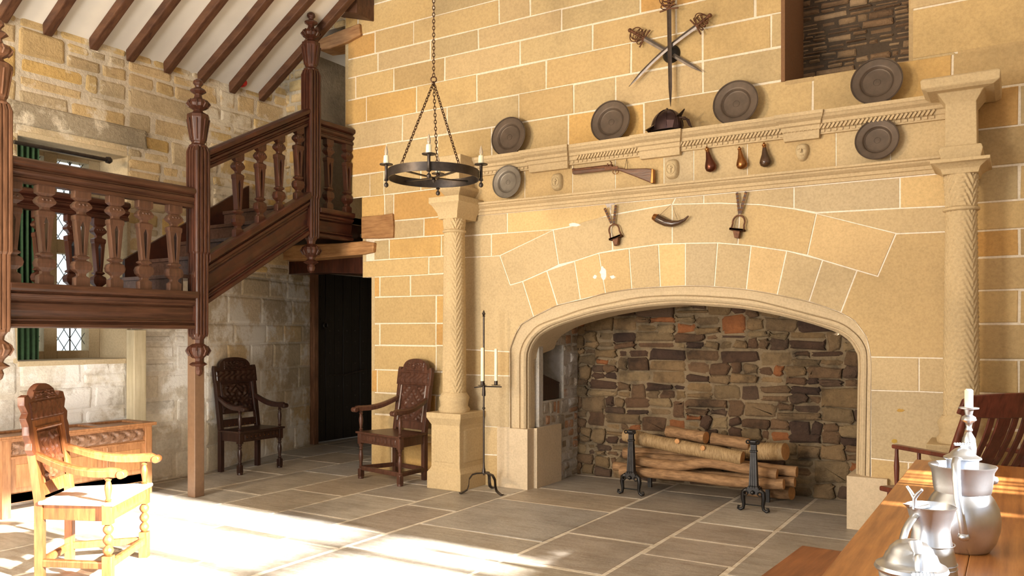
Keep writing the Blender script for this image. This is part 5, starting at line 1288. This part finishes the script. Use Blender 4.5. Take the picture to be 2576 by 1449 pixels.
# ---------------------------------------------------------------- musket
def tr(pts, o, k): return [(o[0] + x * k, o[1] + y * k) for x, y in pts]
def traced(m, pts, Y, th):
    P = [(PY(u, v, Y).x, PY(u, v, Y).z) for u, v in pts]; m.prism(P, lambda a, b: Vector((a, Y - th / 2, b)), lambda a, b: Vector((a, Y + th / 2, b)))
def gun():
    Y = YS - .055; O, K = (1180, 250), .2795; c = PY(1560, 440, Y)
    t = thing('blunderbuss', 'short wooden stocked gun hung across the frieze', 'gun', c)
    m = MB(); traced(m, tr([(935, 660), (945, 640), (1270, 612), (1330, 612), (1420, 628), (1600, 622), (1655, 628), (1655, 750), (1635, 752), (1480, 690), (1350, 642), (1290, 640), (1030, 668), (940, 678)], O, K), Y, .045); m.build('stock', M_GUN, t, bev=.008)
    m = MB(); traced(m, tr([(1650, 626), (1668, 630), (1668, 756), (1640, 757)], O, K), Y, .05); m.build('butt_plate', M_BRASS, t, bev=.004)
    a, b = PY(O[0] + 936 * K, O[1] + 640 * K, Y), PY(O[0] + 1290 * K, O[1] + 602 * K, Y); m = MB(); m.tube([a, a + (b - a) * .1, b], [.021, .016, .019], 14); m.build('barrel', M_RUST, t, smooth=50)
    m = MB(); q = PY(O[0] + 1320 * K, O[1] + 652 * K, Y); m.tube([q + Vector((.028 * math.cos(R(x)), 0, .02 * math.sin(R(x)))) for x in range(0, 360, 25)], .0035, 6, True); m.tube([q + UP * .02, q - UP * .008], .003, 6); m.build('trigger_guard', M_BRASS, t, smooth=50)
    m = MB(); q = PY(O[0] + 1275 * K, O[1] + 598 * K, Y - .026); m.tube([q, q + Vector((.008, 0, .03)), q + Vector((-.006, 0, .04))], .006, 8); m.tube([q + Vector((-.03, 0, 0)), q + Vector((-.03, 0, .025))], .006, 8); m.box(q.x - .06, q.x + .07, q.y, q.y + .006, q.z - .035, q.z - .008); m.build('flintlock', M_RUST, t, smooth=50)
    m = MB()
    for u0, v0, u1, v1 in ((943, 635, 943, 588), (1400, 625, 1418, 535), (1428, 628, 1418, 535)): m.tube([PY(O[0] + u0 * K, O[1] + v0 * K, Y), PY(O[0] + u1 * K, O[1] + v1 * K, YS - .01)], .0018, 5)
    m.build('hanging_wire', M_IRON, t)
gun()
# ---------------------------------------------------------------- flasks, horn, stirrups
def flask(ut, vt, ub, vb, r, mat, label):
    Y = YS - .045; a, b = PY(ut, vt, Y), PY(ub, vb, Y); L = (b - a).length; d = (b - a).normalized()
    t = thing('powder_flask', label, 'powder flask', a, 0, 'powder flasks hung on the frieze'); Mx = d.to_track_quat('Z', 'Y').to_matrix().to_4x4()
    R_ = r / F * dep(a.x, a.y); m = MB(); m.lathe([(.3 * R_, .16 * L), (.38 * R_, .25 * L), (.55 * R_, .45 * L), (.9 * R_, .68 * L), (R_, .8 * L), (.85 * R_, .92 * L), (.4 * R_, .99 * L), (.01, L)], 20, a, Matrix.Translation((0, 0, 0)) @ Mx)
    o = m.build('body', mat, t, smooth=60)
    m = MB(); m.lathe([(.14 * R_, -.06 * L), (.2 * R_, 0), (.36 * R_, .03 * L), (.36 * R_, .08 * L), (.26 * R_, .1 * L), (.33 * R_, .17 * L)], 14, a, Mx); m.build('nozzle', M_BRASS, t, smooth=50)
flask(1778, 373, 1791, 432, 15, M_COPD, 'dark copper powder flask, left one of three on the frieze')
flask(1860, 372, 1868, 425, 14, M_BRASS, 'bright brass powder flask, middle one of three on the frieze')
flask(1922, 362, 1927, 420, 15, M_HORN, 'near black powder flask, right one of three on the frieze')
def horn():
    Y = YS - .05; c = PY(1690, 556, Y); t = thing('powder_horn', 'curved dark powder horn hung by a cord above the arch', 'powder horn', c)
    pts = [(1650, 548), (1660, 553), (1675, 560), (1692, 563), (1708, 560), (1722, 553), (1732, 543)]; rr = [.034, .036, .034, .028, .020, .012, .006]
    m = MB(); m.tube([PY(u, v, Y) for u, v in pts], rr, 16); m.build('horn', M_HORN, t, smooth=60)
    m = MB(); m.tube([PY(1644, 545, Y), PY(1653, 549, Y)], [.028, .037], 16); m.build('brass_cap', M_BRASS, t, smooth=50)
    m = MB(); m.tube([PY(1656, 545, Y), PY(1690, 513, YS - .01), PY(1704, 552, Y)], .0016, 5); m.build('cord', M_STRAP, t)
horn()
def stirrup(s1, s2, top, cen, label, flip=1):
    Y = YS - .035; c = PY(*top, Y); t = thing('stirrup', label, 'stirrup', c, 0, 'stirrups hung above the arch')
    for a, b in (s1, s2):
        m = MB(); p, q = PY(*a, Y), PY(*b, Y); d = (q - p).normalized(); s = Vector((d.z, 0, -d.x)); m.loft([[x + s * .010 + Vector((0, dy, 0)) for dy in (-.003,)] + [x - s * .010 + Vector((0, -.003, 0)), x - s * .010 + Vector((0, .003, 0)), x + s * .010 + Vector((0, .003, 0))] for x in (p, q)]); m.build('strap', M_STRAP, t)
        m = MB()
        for k in range(5): x = p + (q - p) * (.1 + .18 * k); m.tube([x - s * .011 - Vector((0, .004, 0)), x + s * .011 - Vector((0, .004, 0))], .004, 6)
        m.build('strap_studs', M_BRASS, t)
    m = MB(); a = PY(*top, Y); b = PY(*cen, Y); d = (b - a); L = d.length; d.normalize(); s = Vector((-d.z, 0, d.x)); pts = []
    for k in range(17):
        an = R(-20 + 220 * k / 16); pts.append(a + d * (.055 - .055 * math.sin(an)) + s * (.05 * math.cos(an)))
    pts = [a + d * L + s * .055] + pts + [a + d * L - s * .055]
    m.tube(pts, .0075, 8); m.build('iron_bow', M_RUST, t, smooth=50)
    m = MB(); e = a + d * L
    for k in range(2): m.loft([[e + s * (-.06 + .0 * k) + d * z + Vector((0, y, 0)) for z, y in ((-.01, -.035), (.01, -.035), (.01, .03), (-.01, .03))], [e + s * .06 + d * z + Vector((0, y, 0)) for z, y in ((-.01, -.035), (.01, -.035), (.01, .03), (-.01, .03))]])
    m.loft([[e + s * w_ + d * .01 + Vector((0, y, 0)) for w_, y in ((-.03, -.03), (.03, -.03), (.03, .02), (-.03, .02))], [e + s * (w_ * .6 - .012 * flip) + d * .07 + Vector((0, y, 0)) for w_, y in ((-.03, -.03), (.03, -.03), (.03, .02), (-.03, .02))]])
    m.build('tread', M_RUST, t, bev=.004)
stirrup(((1521, 524), (1538, 562)), ((1549, 516), (1544, 562)), (1541, 565), (1550, 598), 'rusty stirrup on studded straps over the left part of the arch')
stirrup(((1854, 484), (1860, 538)), ((1877, 482), (1862, 538)), (1861, 542), (1855, 578), 'rusty stirrup on striped straps over the right part of the arch', -1)
# ---------------------------------------------------------------- chandelier
def chandelier():
    tt = 6.3; d = FW + RT * ((1091 - CXP) / F); c = Vector((d.x * tt, d.y * tt, 0)); Z = lambda v: EYE + (HOR - v) / F * tt
    zc = Z(441); c.z = zc; t = thing('chandelier', 'round wrought iron chandelier hanging on chains, fitted with candle bulbs', 'chandelier', c)
    Rr = 112 / F * tt; v2 = Vector((RT.x, RT.y, 0)); f2 = Vector((FW.x, FW.y, 0))
    m = MB(); bh = .033; rings = []
    for k in range(64):
        a = 2 * math.pi * k / 64; e = v2 * math.cos(a) + f2 * math.sin(a); rings.append([c + e * Rr - UP * bh, c + e * (Rr + .008) - UP * bh, c + e * (Rr + .008) + UP * bh, c + e * Rr + UP * bh])
    m.loft(rings, loop=True); m.build('hoop', M_IRON, t, smooth=40)
    m = MB()
    for a in (45, 135): 
        e = v2 * math.cos(R(a)) + f2 * math.sin(R(a)); s = Vector((-e.y, e.x, 0))
        m.loft([[c + e * r + s * w_ + UP * (z + dz) for w_, dz in ((-.013, -.004), (.013, -.004), (.013, .004), (-.013, .004))] for r, z in ((-Rr, 0), (-Rr * .5, -.012), (0, -.02), (Rr * .5, -.012), (Rr, 0))])
    m.lathe([(.001, -.03), (.012, -.02), (.018, -.008), (.012, .004), (.001, .012)], 12, c - UP * .03); m.build('cross_bars', M_IRON, t, smooth=40)
    for k, a in enumerate((180, 0, 270, 90)):
        e = v2 * math.cos(R(a)) + f2 * math.sin(R(a)); p = c + e * (Rr + .022)
        m = MB(); m.lathe([(.001, -.095), (.014, -.088), (.018, -.075), (.014, -.062), (.006, -.056), (.008, -.045), (.018, -.04), (.014, -.03), (.012, -.02), (.012, .07), (.02, .078)], 14, p); o = m.build('candle_socket', M_IRON, t, smooth=45)
        m = MB(); m.lathe([(.001, .077), (.05, .08), (.052, .086), (.045, .085), (.001, .083)], 20, p); m.build('drip_pan', M_IRON, o, smooth=40)
        m = MB(); m.lathe([(.021, .085), (.023, .1), (.0195, .15), (.018, .152), (.001, .152)], 16, p); m.build('candle_sleeve', M_WAX, o, smooth=40)
        m = MB(); m.lathe([(.009, .15), (.014, .168), (.015, .182), (.010, .205), (.004, .225), (.001, .232)], 14, p); m.build('bulb', M_BULB, o, smooth=50)
    # chains
    def chain(a, b, par=t, L=.036, name='chain'):
        a, b = Vector(a), Vector(b); n = max(2, int((b - a).length / (L * .72))); d_ = (b - a).normalized(); h = Vector((0, 0, 1)) if abs(d_.z) < .95 else RT; s1 = d_.cross(h).normalized(); s2 = d_.cross(s1); m = MB()
        for k in range(n):
            ctr = a + (b - a) * ((k + .5) / n); s = s1 if k % 2 else s2
            m.tube([ctr + d_ * (L * .5 * math.cos(R(x))) + s * (.0095 * math.sin(R(x))) for x in range(0, 360, 45)], .0032, 5, True)
        return m.build(name, M_CHAIN, par, smooth=50)
    top = c.copy(); top.z = Z(200); m = MB(); m.tube([top + v2 * .022 * math.cos(R(x)) + UP * .022 * math.sin(R(x)) for x in range(0, 360, 24)], .005, 6, True); m.build('ring', M_CHAIN, t, smooth=50)
    for a in (232, 308, 90):
        e = v2 * math.cos(R(a)) + f2 * math.sin(R(a)); chain(top - UP * .02, c + e * Rr + UP * .033)
    top2 = Vector((c.x, c.y, ceil_z(c.x))); chain(top + UP * .02, top2, name='main_chain')
M_CHAIN = metal_mat('brown_chain', (.10, .05, .03), .45, .8, .4)
M_BULB = plain('clear_bulb', (.9, .85, .75), .05, 10, .02, **{'Transmission Weight': .8})
chandelier()
# ---------------------------------------------------------------- unseen right hand wall with the tall window that lets the sun in
def right_wall():
    X = 3.2; m = MB(); m.col = (.6, .46, .28)
    lights = [(-.3, .35), (.45, 1.12), (1.22, 1.95), (2.05, 2.68), (2.78, 3.42), (3.52, 4.16), (4.27, 4.70)]
    z0, z1, z2, z3 = 2.16, 2.62, 2.70, 3.86
    ys = [-7] + [q for l in lights for q in l] + [YW + .3]
    for k in range(0, len(ys), 2): m.box(X, X + .14, ys[k], ys[k + 1], z0, 7.5)
    for a, b in lights: m.box(X, X + .14, a, b, z3, 7.5); m.box(X, X + .14, a, b, z1, z2)
    # low slits added to the unseen wall to lay sun stripes on the table
    slits = [(3.93, 3.98), (4.50, 4.56), (4.62, 4.70), (4.76, 4.80), (4.86, 4.97)]
    ys = [-7] + [q for l in slits for q in l] + [YW + .3]
    for k in range(0, len(ys), 2): m.box(X, X + .14, ys[k], ys[k + 1], 0, z0)
    for a, b in slits: m.box(X, X + .14, a, b, 0, 1.92); m.box(X, X + .14, a, b, 2.15, z0)
    struct(m.build('wall_right', M_SUR))
right_wall()
